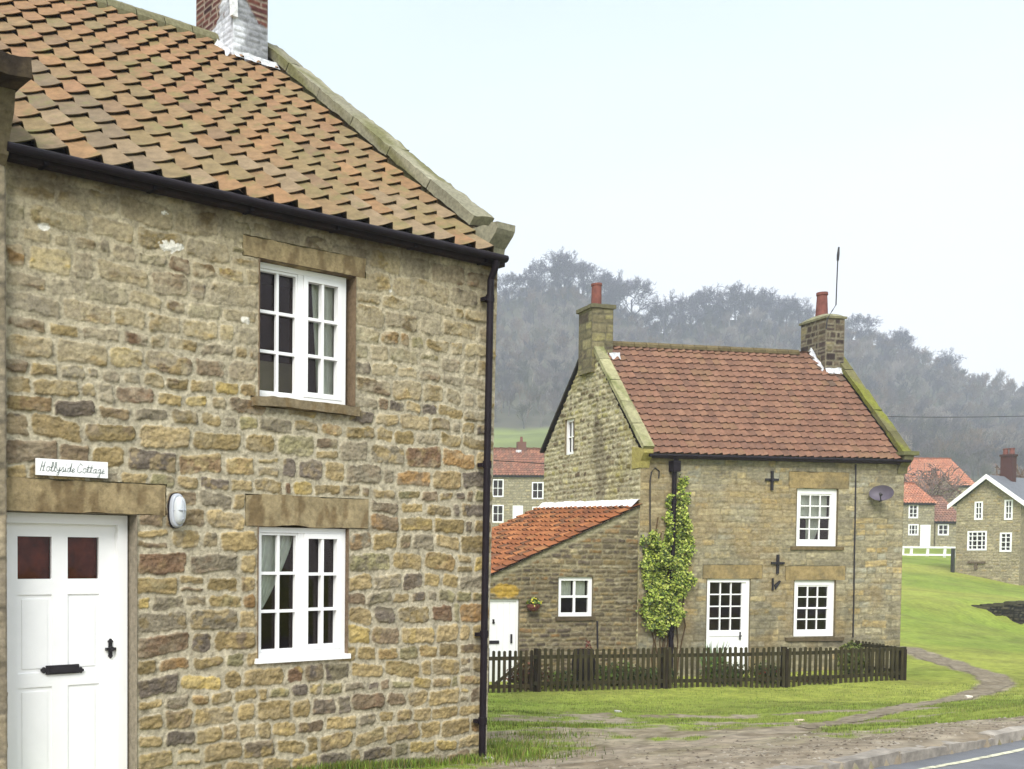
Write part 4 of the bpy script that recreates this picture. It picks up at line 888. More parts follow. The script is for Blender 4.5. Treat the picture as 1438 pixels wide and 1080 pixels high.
# windows and door
window(CO,CF,wu[0],wu[1],wu[2],wu[3],-.06,'sash',fw=.12,sill=False,mt=.028,curt=[(wu[0]+.15,wu[1]-.15,1.02,1.6,.12,0,1,.012,9),(wu[0]+.5,wu[1]-.2,.45,1.02,.25,.5,1,.012,6)],label='upper sash window with a pale half curtain')
window(CO,CF,wl[0],wl[1],wl[2],wl[3],-.06,'sash',fw=.12,sill=False,mt=.028,label='lower sash window with dark panes')
gwm=window(CO,GL,gw[0],gw[1],gw[2],gw[3],-.05,'fixed',fw=.07,sill=False,mt=.03,lights=(2,2),label='narrow attic window high in the gable')
D=MB();a,b,c,e=dh;D.box(CF,a,a+.09,-.12,-.02,c,e);D.box(CF,b-.09,b,-.12,-.02,c,e);D.box(CF,a+.09,b-.09,-.12,-.02,e-.08,e);D.build('door_frame',M['white'],CO)
gx0,gz1=cpx(999,818);gx1,gz0=cpx(1042.5,885);D=MB();P=-.05
D.box(CF,a+.09,gx0,P-.045,P,-2.6,e-.08);D.box(CF,gx1,b-.09,P-.045,P,-2.6,e-.08);D.box(CF,gx0,gx1,P-.045,P,gz1,e-.08);D.box(CF,gx0,gx1,P-.045,P,gz0-.14,gz0)
D.box(CF,gx0,gx1,P-.045,P-.015,-2.2,gz0-.14);D.box(CF,gx0,gx1,P-.045,P,-2.6,-2.2)
for i in (1,2): x=gx0+(gx1-gx0)*i/3;D.box(CF,x-.014,x+.014,P-.04,P-.004,gz0,gz1)
for j in (1,2,3):
    z=gz0+(gz1-gz0)*j/4
    for i in range(3): D.box(CF,gx0+(gx1-gx0)*i/3+(.014 if i else 0),gx0+(gx1-gx0)*(i+1)/3-(.014 if i<2 else 0),P-.04,P-.004,z-.014,z+.014)
dr=D.build('door',M['white'],CO);MB().box(CF,gx0,gx1,P-.035,P-.03,gz0,gz1).build('pane',M['glass'],dr)
MB().box(CF,gx0-.05,gx1+.05,P-.9,P-.88,gz0-.1,gz1+.1).box(CF,gx0-.06,gx0-.04,P-.87,P-.06,gz0-.1,gz1+.1).box(CF,gx1+.04,gx1+.06,P-.87,P-.06,gz0-.1,gz1+.1).box(CF,gx0-.04,gx1+.04,P-.87,P-.06,gz1+.07,gz1+.09).box(CF,gx0-.04,gx1+.04,P-.87,P-.06,gz0-.09,gz0-.07).build('dark_hall',M['room'],dr)
x,z=cpx(1041,893);MB().box(CF,x-.015,x+.015,P,P+.015,z-.09,z+.09).tube([CF.p(x,P+.01,z),CF.p(x,P+.06,z),CF.p(x-.06,P+.06,z)],.013,6).build('door_handle',M['iron'],dr)
# satellite dish
dc=CF.p(*(lambda q_:(q_[0],.25,q_[1]))(CF.pix(1238,693,.25)));sd_=thing('satellite_dish',dc,'dark grey satellite dish on the right of the distant cottage front','satellite dish')
ax=np.array([-.55,-.78,.30]);ax/=np.linalg.norm(ax);e1=np.cross(ax,[0,0,1.]);e1/=np.linalg.norm(e1);e2=np.cross(e1,ax);V=[];n=28
for k in range(7):
    r_=k/6
    for j in range(n): w=2*math.pi*j/n;V.append(dc+(e1*math.cos(w)*.25+e2*math.sin(w)*.19)*r_+ax*(.07*r_*r_-.03))
B=MB();B.grid(V+[],7,n);B.add([V[k*n+j] for k in range(7) for j in (n-1,0)],[[[2*i,2*i+1,2*i+3,2*i+2] for i in range(6)]])
B.add([v-ax*.012 for v in V],[[[k*n+j,(k+1)*n+j,(k+1)*n+(j+1)%n,k*n+(j+1)%n] for k in range(6) for j in range(n)]]);B.build('reflector',M['dish'],sd_,smooth=True)
B=MB();fp=dc+ax*.28-e2*.12-e1*.0;B.tube([dc-e2*.2+ax*.02,fp-e2*.04],.012,6);B.tube([fp-ax*.05,fp+ax*.04],.03,8);B.build('receiver_arm',M['iron'],sd_);MB().tube([dc-ax*.02,dc-ax*.02+np.array([0,0,-.16]),CF.p(6.22,.0,1.45)],.02,6).build('bracket',M['iron'],sd_)
# ------------------------------------------------------------------ lean-to
LT=thing('lean_to_outhouse',CF.p(-2.4,-2,-2.66),'low stone lean-to with a sloping orange pantile roof built against the cottage gable','outhouse')
LX0=-5.2;slp=(1.254+.315)/3.56
def ltz(s): return 1.254+slp*s
lw=(-1.942,-1.11,-1.225,-.345);ld=(-3.72,-2.87,-2.9,-.83)
def tL2(X,Z,c):
    n=fbm(X*.8,Z*1.2,421,4)[...,None];c=c*(.78+.6*n);m=sstep(fbm(X*4,Z*9,422,3),.66,.78)[...,None]*.4
    f=sstep(ltz(X)-.16-Z+(fbm(X*3,Z*3,424,2)-.5)*.1,-.05,.05)[...,None]
    q=((X+3.2)/.34)**2+((Z+.66)/.16)**2;yl=(sstep(1.2-q+(fbm(X*9,Z*9,423,3)-.5)*1.2,0,.5)*(q<2))[...,None]
    c=c*(1-m)+m*lin((190,180,150));c=c*f+(1-f)*lin((160,152,124));return c*(1-yl*.8)+yl*.8*lin((196,160,66))
W=MB();F2=CF.sub(0,-.03,0);wall(W,F2,LX0,-.005,-3,1.30,.02,[lw,ld],(.08,.14),(1.4,3.2),.02,.018,.016,PAL_D,(134,124,98),(),35,lambda x,z:z<ltz(x)+.0,var=.4,tintfn=tL2)
W.build('wall',M['ashlar'],LT,smooth=True)
R=MB();reveal(R,F2,*lw,-.07,lin((116,104,80)));reveal(R,F2,*ld,-.07,lin((120,110,88)));R.rough(F2.p(lw[0]-.06,-.08,lw[2]-.09),F2.u*.96,F2.n*.12,(0,0,.085),.06,.02,lin((96,84,66)),4);R.build('wall_reveal',M['ashlar'],LT)
fr=Frame(CF.p(LX0,0,0),11.316-90);W=MB();wall(W,fr,-4.6,0,-3,ltz(LX0),.08,[],(.1,.16),(1.4,3),.02,.018,.016,PAL_D,(134,124,98),(),36);W.build('end_wall',M['ashlar'],LT,smooth=True)
A=-CF.n*1.0+np.array([0,0,.035]);A/=np.linalg.norm(A);P0=CF.p(LX0-.2,.03,ltz(LX0-.2)+.04);B_=CF.p(-.02,.03,ltz(-.02)+.04)-P0;Lr=np.linalg.norm(B_);B_/=Lr;Nn=np.cross(B_,A);Nn=Nn if Nn[2]>0 else -Nn
def ocol(i,j,r): return [lin((172,110,68)),lin((162,100,60)),lin((182,120,74)),lin((142,90,60)),lin((162,112,70)),lin((120,84,58))][r.choices(range(6),[4,4,2.5,2,1.2,1.2])[0]]*r.uniform(.8,1.15)*.82
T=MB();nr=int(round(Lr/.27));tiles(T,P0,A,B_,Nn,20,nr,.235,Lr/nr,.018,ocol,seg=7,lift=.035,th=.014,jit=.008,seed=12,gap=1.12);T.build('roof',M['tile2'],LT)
U=MB();U.add([P0-Nn*.05,P0-Nn*.05+A*4.65,P0-Nn*.05+A*4.65+B_*Lr,P0-Nn*.05+B_*Lr],[[0,1,2,3]]);U.build('roof_boards',M['soffit'],LT)
V=[];n=90;cc=[]
for i in range(n):
    t=i/(n-1);nn_=.02-4.6*t;zb=ltz(-.02)+.04+.035*4.6*t
    w=.16+.10*float(fbm(t*16,1,431,3))+.03*(i%2);hh=.05+.05*float(fbm(t*14,5,432,3))
    for (s,z) in ((-w*.6-.08,-(w*.6+.08)*slp+.04),(-w*.6-.02,-(w*.6+.02)*slp+.065),(-.06,.05+hh*.45),(-.045,hh+.02),(.0,hh+.03)): V.append(CF.p(s,nn_,zb+(z if z<.1 else .07+(z-.07)*.75)+.03*float(fbm(t*40,s*9,433,2))))
MB().grid(V,n,5).build('ridge_mortar',M['flash_white'],LT,smooth=True)
window(LT,F2,lw[0],lw[1],lw[2],lw[3],-.05,'fixed',fw=.085,sill=False,mt=.05,lights=(2,2),curt=[(lw[0]+.1,lw[0]+.39,-.78,-.42,.12,0,1,.01,5),(lw[0]+.46,lw[1]-.1,-.78,-.42,.12,0,1,.01,5)])
D=MB();D.box(F2,ld[0],ld[0]+.07,-.12,-.03,ld[2],ld[3]);D.box(F2,ld[1]-.05,ld[1],-.12,-.03,ld[2],ld[3]);D.box(F2,ld[0]+.07,ld[1]-.05,-.12,-.03,ld[3]-.05,ld[3]);D.build('door_frame',M['white'],LT)
D=MB()
for i in range(5):
    a=ld[0]+.072+(ld[1]-.05-ld[0]-.074)/5*i;b=ld[0]+.072+(ld[1]-.05-ld[0]-.074)/5*(i+1);D.box(F2,a+.002,b-.002,-.09,-.05,ld[2],ld[3]-.052)
dr=D.build('door',M['white'],LT);x,z=F2.pix(694,873);MB().box(F2,x-.02,x+.02,-.05,-.03,z-.05,z+.05).lathe(F2.p(x,-.03,z-.03),[(.03,0),(.03,.02),(.01,.03)],10).build('door_knocker',M['iron'],dr)
x,z=F2.pix(719,897);MB().box(F2,x-.018,x+.018,-.05,-.02,z-.1,z+.1).build('door_handle',M['iron'],dr)
x,z=F2.pix(694,902);MB().box(F2,x-.13,x+.13,-.05,-.03,z-.035,z+.035).build('letterbox',M['iron'],dr)
MB().tube([F2.p(*(lambda q_:(q_[0],.02,q_[1]))(F2.pix(a,b))) for a,b in ((838,872),(838.5,910),(838.5,930))],.02,6).build('waste_pipe',M['iron'],LT)
# hanging basket
x,z=F2.pix(745,850);hb=thing('hanging_basket',F2.p(x,.14,z-.1),'small hanging basket with yellow flowers beside the lean-to door','flower basket')
MB().lathe(F2.p(x,.14,z-.13),[(.02,0),(.09,.03),(.14,.09),(.15,.15),(.15,.16)],12).build('basket',M['pot'],hb)
MB().box(F2,x-.015,x+.015,.0,.02,z-.14,z+.1).build('bracket',M['iron'],hb)
def leaves(fnpos,n,size,cols,seed,up=.4,asp=.7):
    R=np.random.RandomState(seed);P,Nrm=fnpos(R,n);n=len(P)
    Nrm=Nrm+R.randn(n,3)*.55;Nrm/=np.linalg.norm(Nrm,axis=1)[:,None]
    T=R.randn(n,3)+np.array([0,0,-up]);T-=Nrm*(T*Nrm).sum(1)[:,None];T/=np.linalg.norm(T,axis=1)[:,None];B=np.cross(Nrm,T)
    s=size*(.6+.8*R.rand(n,1));V=np.stack([P,P+T*s*.5+B*s*asp*.5,P+T*s,P+T*s*.5-B*s*asp*.5],1).reshape(-1,3)
    c=np.array(cols)[R.randint(0,len(cols),n)]*(.75+.5*R.rand(n,1))
    return MB().add(V,np.arange(4*n).reshape(-1,4),np.repeat(c,4,0))
def blob(c,rx,ry,rz,shell=.55):
    def f(R,n):
        d=R.randn(n,3);d/=np.linalg.norm(d,axis=1)[:,None];r=shell+(1-shell)*R.rand(n,1);r*=(.8+.35*fbm(d[:,0]*3+5,d[:,2]*3+d[:,1]*2,77,2))[:,None]
        return np.asarray(c)+d*r*np.array([rx,ry,rz]),d
    return f
leaves(blob(F2.p(x,.15,z+.05),.17,.14,.13),160,.07,[lin((80,110,40)),lin((60,84,36)),lin((120,140,60))],4).build('foliage',M['leafy'],hb)
leaves(blob(F2.p(x,.2,z+.09),.17,.12,.10,.8),34,.06,[lin((230,210,60)),lin((226,220,120))],5).build('flowers',M['leafy'],hb)
# ================================================================== IVY
def inpoly(x,z,poly):
    c=np.zeros(len(x),bool);n=len(poly)
    for i in range(n):
        (x0,z0),(x1,z1)=poly[i],poly[(i+1)%n]
        k=((z0>z)!=(z1>z))&(x<(x1-x0)*(z-z0)/((z1-z0)+1e-12)+x0);c^=k
    return c
ivp=[cpx(*p) for p in ((957,664),(962,680),(957,700),(958,722),(968,740),(973,760),(970,775),(962,790),(966,812),(962,832),(952,842),(952,858),(944,870),(932,876),(928,892),(918,890),(908,876),(897,864),(895,852),(902,836),(900,800),(902,766),(906,748),(914,744),(920,756),(930,762),(936,750),(934,716),(934,696),(941,690),(948,700),(952,682))]
def ivpos(R,n):
    s=R.uniform(-.2,1.5,n*4);z=R.uniform(-2,2.3,n*4);jx=(fbm(s*5,z*5,501,3)-.5)*.35
    k=inpoly(s+jx,z+(fbm(s*5,z*5,502,3)-.5)*.3,ivp)&(fbm(s*6,z*6,503,3)>.30)
    s,z=s[k][:n],z[k][:n];d=.03+.20*R.rand(len(s))*sstep(fbm(s*4,z*4,504,2),.3,.7)+.02
    d=d+.12*np.exp(-((s-.78)/.12)**2)*(z<.1);d=np.where((np.abs(s-.78)<.08)&(z>.1),d*.4,d)
    return CF.o+s[:,None]*CF.u+d[:,None]*CF.n+np.stack([0*z,0*z,z],1),np.tile(CF.n+np.array([0,0,.5]),(len(s),1))
iv=thing('climbing_ivy',CF.p(.8,.1,-2.5),'yellow green variegated ivy climbing the drainpipe corner of the distant cottage','ivy')
lf=leaves(ivpos,10000,.062,[lin((178,190,78),.78),lin((140,160,60),.78),lin((194,200,106),.8),lin((100,122,44),.75),lin((64,82,34),.7),lin((154,170,68),.78)],51,.8)
lf.build('foliage',M['leafy'],iv)
B=MB();g_=random.Random(4)
for i in range(9):
    x=.5+g_.uniform(-.15,.5);pts=[];z=-2.5
    while z<g_.uniform(-.2,1.6): pts.append(CF.p(x,.035,z));z+=.35;x+=g_.uniform(-.09,.09)
    if len(pts)>2:B.tube(pts,.014,5,lin((96,78,56)))
B.build('stem',M['wood'],iv)
# ================================================================== FENCE
FL=CF.sub(0,1.7,0)
def fz(s): return float(np.interp(s,[-4.4,-3.3,1.35,3.5,5.46],[-2.72,-2.69,-2.70,-2.68,-2.62]))
def ftop(s): return float(np.interp(s,[-4.4,-3.3,1.35,5.46],[-1.80,-1.785,-1.80,-1.865]))
wc=[lin((78,72,48),.62),lin((66,62,40),.62),lin((86,76,54),.62),lin((58,50,36),.6)]
def picket_mesh(F,x,z0,z1,w=.062,d0=.0,d1=.02,col=None,round_=True):
    a=w/2;pr=[(-a,z0),(a,z0),(a,z1-.02),(a*.6,z1-.004),(0,z1),(-a*.6,z1-.004),(-a,z1-.02)]
    return MB().plate(F,d0,d1,[(x+p,z) for p,z in pr],col)
fen=thing('picket_fence',FL.p(1,0,-2.7),'dark weathered wooden picket fence along the front and side of the cottage garden','fence')
pk0=None
def put_picket(F,x,z0,z1,ry=0):
    global pk0
    if pk0 is None:
        f0=Frame((0,0,0),11.316);mb=picket_mesh(f0,0,0,.9,col=np.array([wc[0]]*14)*(.8+.4*NR.rand(14,1)));pk0=mb.build('picket',M['fence'],fen);o=pk0
    else: o=pk0.copy();COL.objects.link(o);o.parent=fen;o.matrix_parent_inverse=pk0.matrix_parent_inverse.copy()
    o.location=Vector(F.p(x,.001,z0));o.rotation_euler=(rnd.uniform(-.01,.01),rnd.uniform(-.025,.025),ry);o.scale=(1,1,(z1-z0)/.9)
G0=-3.36
s=G0+.13
while s<5.40: put_picket(FL,s,fz(s)+.01+rnd.uniform(-.01,.01),ftop(s)+rnd.uniform(-.012,.012));s+=.128
FS=Frame(FL.p(5.46,0,0),11.316+90)
t=.12
while t<1.66: put_picket(FS,t,-2.60+.06*t,ftop(5.46)+.07*t/1.7+rnd.uniform(-.01,.01),RAD(90));t+=.105
for a,b in ((G0,-.5),(-.5,2.4),(2.4,5.46)):
    for hh in (.16,.70):
        B=MB();n=6
        for i in range(n):
            p=a+(b-a)*i/n;q_=a+(b-a)*(i+1)/n;z0=fz(p)+hh;z1=fz(q_)+hh;B.hexa([FL.p(p,-.0,z0),FL.p(q_,-.0,z1),FL.p(q_,-.035,z1),FL.p(p,-.035,z0),FL.p(p,-.0,z0+.075),FL.p(q_,-.0,z1+.075),FL.p(q_,-.035,z1+.075),FL.p(p,-.035,z0+.075)],wc[1])
        B.build('rail',M['fence'],fen)
for hh in (.16,.66): MB().box(FS,0.03,1.66,-.035,-.001,-2.6+hh,-2.525+hh,wc[1]).build('rail',M['fence'],fen)
for s in (G0,.93-1.4+.3,1.5-.05,2.42,5.46): pass
for px in (756,935.5,1104,1270):
    s=FL.pix(px,940)[0];MB().box(FL,s-.045,s+.045,-.13,-.037,fz(s)-.2,ftop(s)-.0,wc[3]).box(FL,s-.03,s+.03,.0205,.03,fz(s),ftop(s)-.03,wc[3]).build('post',M['fence'],fen)
gt_=thing('garden_gate',FL.p(-3.9,0,-2.7),'wooden picket gate with diagonal brace in front of the white lean-to door','gate')
GX0=-4.30
gp=[]
for i in range(8):
    s=GX0+.06+i*.118
    if s<G0-.03: picket_mesh(FL,s,fz(s)+.05,ftop(s)-.02+rnd.uniform(-.008,.008),.058,.001,.02,col=wc[i%4]).build('picket',M['fence'],gt_)
for hh in (.13,.70): MB().box(FL,GX0-.02,G0-.05,-.035,0,fz(-4)+hh,fz(-4)+hh+.075,wc[2]).build('rail',M['fence'],gt_)
MB().plate(FL,-.066,-.036,[(GX0,fz(-4)+.16),(GX0+.1,fz(-4)+.16),(G0-.06,fz(-4)+.74),(G0-.16,fz(-4)+.74)],wc[2]).build('brace',M['fence'],gt_)
MB().box(FL,GX0-.13,GX0-.03,-.1,.01,-2.9,-1.76,wc[3]).build('post',M['fence'],gt_)
# garden behind the fence
x,z=CF.pix(821,940,1.25)
B=MB()
for k in range(10):
    a0=2*math.pi*k/10;P=[]
    for zz,r_ in ((0,.20),(.25,.235),(.5,.24),(.75,.20)):
        for da in (.02,.60): P.append(CF.p(x+r_*math.cos(a0+da),1.2+r_*math.sin(a0+da),-2.6+zz))
    B.grid(P,4,2,lin((46,40,36),.8)*rnd.uniform(.7,1.3))
for zz in (.12,.6): B.tube([CF.p(x+.238*math.cos(w),1.2+.238*math.sin(w),-2.6+zz) for w in np.linspace(0,2*math.pi,17)],.012,5,lin((40,38,38)))
o=B.build('barrel_planter',M['fence'],loc=CF.p(x,1.2,-2.6));tag(o,'dark wooden barrel standing behind the picket fence below the lean-to window','barrel')
gl=[lin((84,104,44),.8),lin((104,126,52),.8),lin((60,76,36),.8),lin((96,92,50),.8)]
def shrub(px,py,rx,rz,d,label,cols,n,size,name='garden_shrub',fl=None,cat='shrub',sd=1):
    x,z=CF.pix(px,py,d);t_=thing(name,CF.p(x,d,-2.6),label,cat,'shrubs growing behind the picket fence')
    ms=leaves(blob(CF.p(x,d,z),rx*1.25,.3,rz*1.15,.3),int(n*1.7),size,cols,sd);ms.build('foliage',M['leafy'],t_)
    B=MB();g_=random.Random(sd)
    for i in range(5): B.tube([CF.p(x+g_.uniform(-.04,.04),d,-2.65),CF.p(x+g_.uniform(-rx,rx)*.6,d+g_.uniform(-.1,.1),z)],.012,5,lin((86,66,48)))
    B.build('stem',M['wood'],t_)
    if fl: leaves(blob(CF.p(x,d+.1,z),rx*.8,.3,rz*.8,.8),fl[1],.06,[fl[0]],sd+3).build('flowers',M['leafy'],t_)
shrub(1196,926,.26,.36,.8,'clipped rounded green shrub rising above the right end of the picket fence',[lin((92,104,40),.8),lin((74,88,36),.8),lin((110,116,50),.8)],1500,.06,sd=11)
shrub(741,948,.42,.30,1.1,'low rusty leaved shrub between the garden gate and the barrel',[lin((110,64,42),.8),lin((84,72,40),.8),lin((70,50,36),.8)],700,.07,sd=12)
shrub(795,955,.45,.22,1.1,'low green shrub just left of the barrel behind the fence',gl,600,.07,sd=13)
shrub(868,948,.5,.26,1.1,'spreading olive green shrub right of the barrel behind the fence',gl,800,.07,sd=14)
shrub(915,950,.5,.2,1.2,'low green clump below the ivy behind the fence',gl,600,.07,sd=15)
shrub(1018,945,.45,.25,1.1,'bushy dark green shrub in front of the white cottage door',gl,800,.07,sd=16)
shrub(1075,945,.34,.24,1.2,'green shrub with dull red flowers between door and lower sash window',gl,500,.07,fl=(lin((150,44,36)),40),sd=17)
shrub(1140,958,.5,.18,1.2,'low brownish shrub below the lower sash window of the distant cottage',[lin((100,90,50),.8),lin((80,84,44),.8),lin((96,66,44),.8)],600,.06,sd=18)
x,z=CF.pix(1002,915,.9);B=MB();g_=random.Random(9)
for i in range(46):
    a=g_.uniform(0,6.28);sp=g_.uniform(.05,.42);hh=g_.uniform(.55,.95);b0=CF.p(x+.1*math.cos(a),.9+.08*math.sin(a),-2.6)
    tip=CF.p(x+sp*math.cos(a)*1.2,.9+sp*math.sin(a)*.6,-2.6+hh);md_=(b0+tip)/2+np.array([0,0,.12]);w=CF.u*.016
    c=lin((96,124,66),.8)*g_.uniform(.7,1.3);B.add([b0-w,b0+w,md_+w,md_-w,tip],[[[0,1,2,3]],[[3,2,4]]],c)
o=B.build('spiky_plant',M['leafy'],loc=CF.p(x,.9,-2.6));tag(o,'spiky long leaved plant standing before the white cottage door','plant')
x,z=CF.pix(826,912,1.0);B=MB();B.tube([CF.p(x,1.0,-2.6),CF.p(x+.01,1.0,-1.9)],.012,5,lin((90,60,44)));o=B.add(*[leaves(blob(CF.p(x,1.0,-1.78),.07,.07,.12),40,.05,[lin((120,70,56)),lin((90,50,44))],5).v[0]],[np.arange(160).reshape(-1,4)],lin((120,66,54))).build('dried_flower_stalk',M['leafy'],loc=CF.p(x,1,-2.6));tag(o,'reddish dried flower stalk rising over the fence beside the barrel','plant')
# ================================================================== FAR HOUSES
PALF=[((178,168,138),4),((164,156,130),3),((150,140,116),2),((184,170,130),1.5)]
def far_roof(mb,F,x0,x1,de,ze,dr,zr,cols,seed,g=.35,w=.3,dark=.2):
    def f(i,j,r): return cols[r.randrange(len(cols))]*r.uniform(.85,1.12)
    return roof_slope(mb,F,x0,x1,de,ze,dr,zr,w,g,.03,f,seg=3,lift=.05,th=.02,seed=seed)
def small_window(parent,F,x0,x1,z0,z1,nx,nz,fw=.10,d=.0,mt=.05):
    B=MB();B.box(F,x0,x0+fw,-.1,.03,z0,z1);B.box(F,x1-fw,x1,-.1,.03,z0,z1);B.box(F,x0+fw,x1-fw,-.1,.03,z1-fw,z1);B.box(F,x0+fw,x1-fw,-.1,.03,z0,z0+fw*1.2)
    for i in range(1,nx): x=x0+(x1-x0)*i/nx;B.box(F,x-mt/2,x+mt/2,-.08,.02,z0+fw*1.2,z1-fw)
    for j in range(1,nz):
        z=z0+(z1-z0)*j/nz
        for i in range(nx): B.box(F,(x0+fw) if i==0 else x0+(x1-x0)*i/nx+mt/2,(x1-fw) if i==nx-1 else x0+(x1-x0)*(i+1)/nx-mt/2,-.08,.02,z-mt/2,z+mt/2)
    w=B.build('window',M['white'],parent)
    MB().box(F,x0+.03,x1-.03,-.062,-.056,z0+.03,z1-.03).build('pane',M['glass'],w)
    MB().box(F,x0-.1,x1+.1,-.9,-.88,z0-.1,z1+.1).build('dark_room',M['room'],w)
def far_house(root,F,w,dp,z0,ze,zr,cols,holes,seed,gable_front=False,wallpal=PALF,x0=0,roof_mat=None):
    hl=[h[:4] for h in holes]
    B=MB()
    if not gable_front:
        wall(B,F,x0,w,z0-1,ze,.07,hl,(.2,.3),(1.2,2.4),.05,.02,.02,wallpal,(150,142,116),(),seed);B.build('wall',M['ashlar'],root)
        B=MB()
        for o,an,L_ in ((F.p(w,0,0),90,dp),(F.p(x0,-dp,0),-90,dp)):
            a0=math.degrees(math.atan2(F.u[1],F.u[0]));fr=Frame(o,a0+an);wall(B,fr,0,L_,z0-1,zr,.15,[],(.2,.3),(1.2,2.4),.05,.02,.02,wallpal,(150,142,116),(),seed+1,lambda x,z:z<ze+(zr-ze)*np.minimum(x,dp-x)/(dp/2)-.05)
        B.build('gable_wall',M['ashlar'],root)
        B=MB();far_roof(B,F,x0-.15,w+.15,.2,ze-.05,-dp/2,zr,cols,seed)
        a0=math.degrees(math.atan2(F.u[1],F.u[0]));fb=Frame(F.p(w,-dp,0),a0+180);far_roof(B,fb,-.15,w-x0+.15,.2,ze-.05,-dp/2,zr,cols,seed+3,.8,.8)
        B.build('roof',M['tile2'],root)
        B=MB();B.tube([F.p(x0-.1,-dp/2,zr+.03),F.p(w+.1,-dp/2,zr+.03)],.12,6,cols[0]*.7);B.build('ridge_tiles',M['tile2'],root)
        B=MB();B.box(F,x0,w,.0,.2,ze-.2,ze-.08);B.build('gutter',M['black'],root)
YL=100
F1=Frame(at(640,747,YL),0);F1.o[2]=0
bz=at(727,746,YL)[2]
def fpx(F,px,py): return F.pix(px,py)
def hole(F,a,b,c,d): p=F.pix(a,b);q_=F.pix(c,d);return (p[0],q_[0],q_[1],p[1])
fh=thing('far_stone_house',at(727,746,YL),'far orange roofed stone house glimpsed between the near cottage and the lean-to roof','house')
RO=[lin((160,112,90)),lin((170,120,96)),lin((148,102,84)),lin((140,104,86))]
hs=[hole(F1,691.5,673,707,698),hole(F1,747,677,763,701),hole(F1,691.5,709,707,734),hole(F1,747.5,711.5,763,736),hole(F1,720,710,734,745)]
e_=F1.pix(720,667)[1];r_=at(720,631,YL+3)[2]
far_house(fh,F1,9.2,6,bz,e_,r_,RO,hs,601)
for h in hs[:4]: small_window(fh,F1,*h,2,2 if 1 else 4)
h=hs[4];dr=MB().box(F1,h[0],h[1],-.05,.02,h[2]-.3,h[3]).box(F1,h[0]+.12,h[1]-.12,.021,.03,h[2]+.2,h[2]+.9).build('door',M['white'],fh)
p=F1.pix(745,640);B=MB().box(Frame(F1.p(0,-3,0),0),p[0]-.5,p[0]+.3,-.3,.3,r_-.4,r_+.7,lin((120,84,70)));c=B.build('chimney',M['brick'],fh);MB().lathe(F1.p(p[0]-.1,-3,r_+.7),[(.15,0),(.12,.4),(.12,.5)],8).build('chimney_pot',M['pot'],c);MB().box(Frame(F1.p(0,-3,0),0),p[0]-.7,p[0]-.2,.31,.45,r_-.45,r_-.1).build('flashing',M['mortar_white'],c)
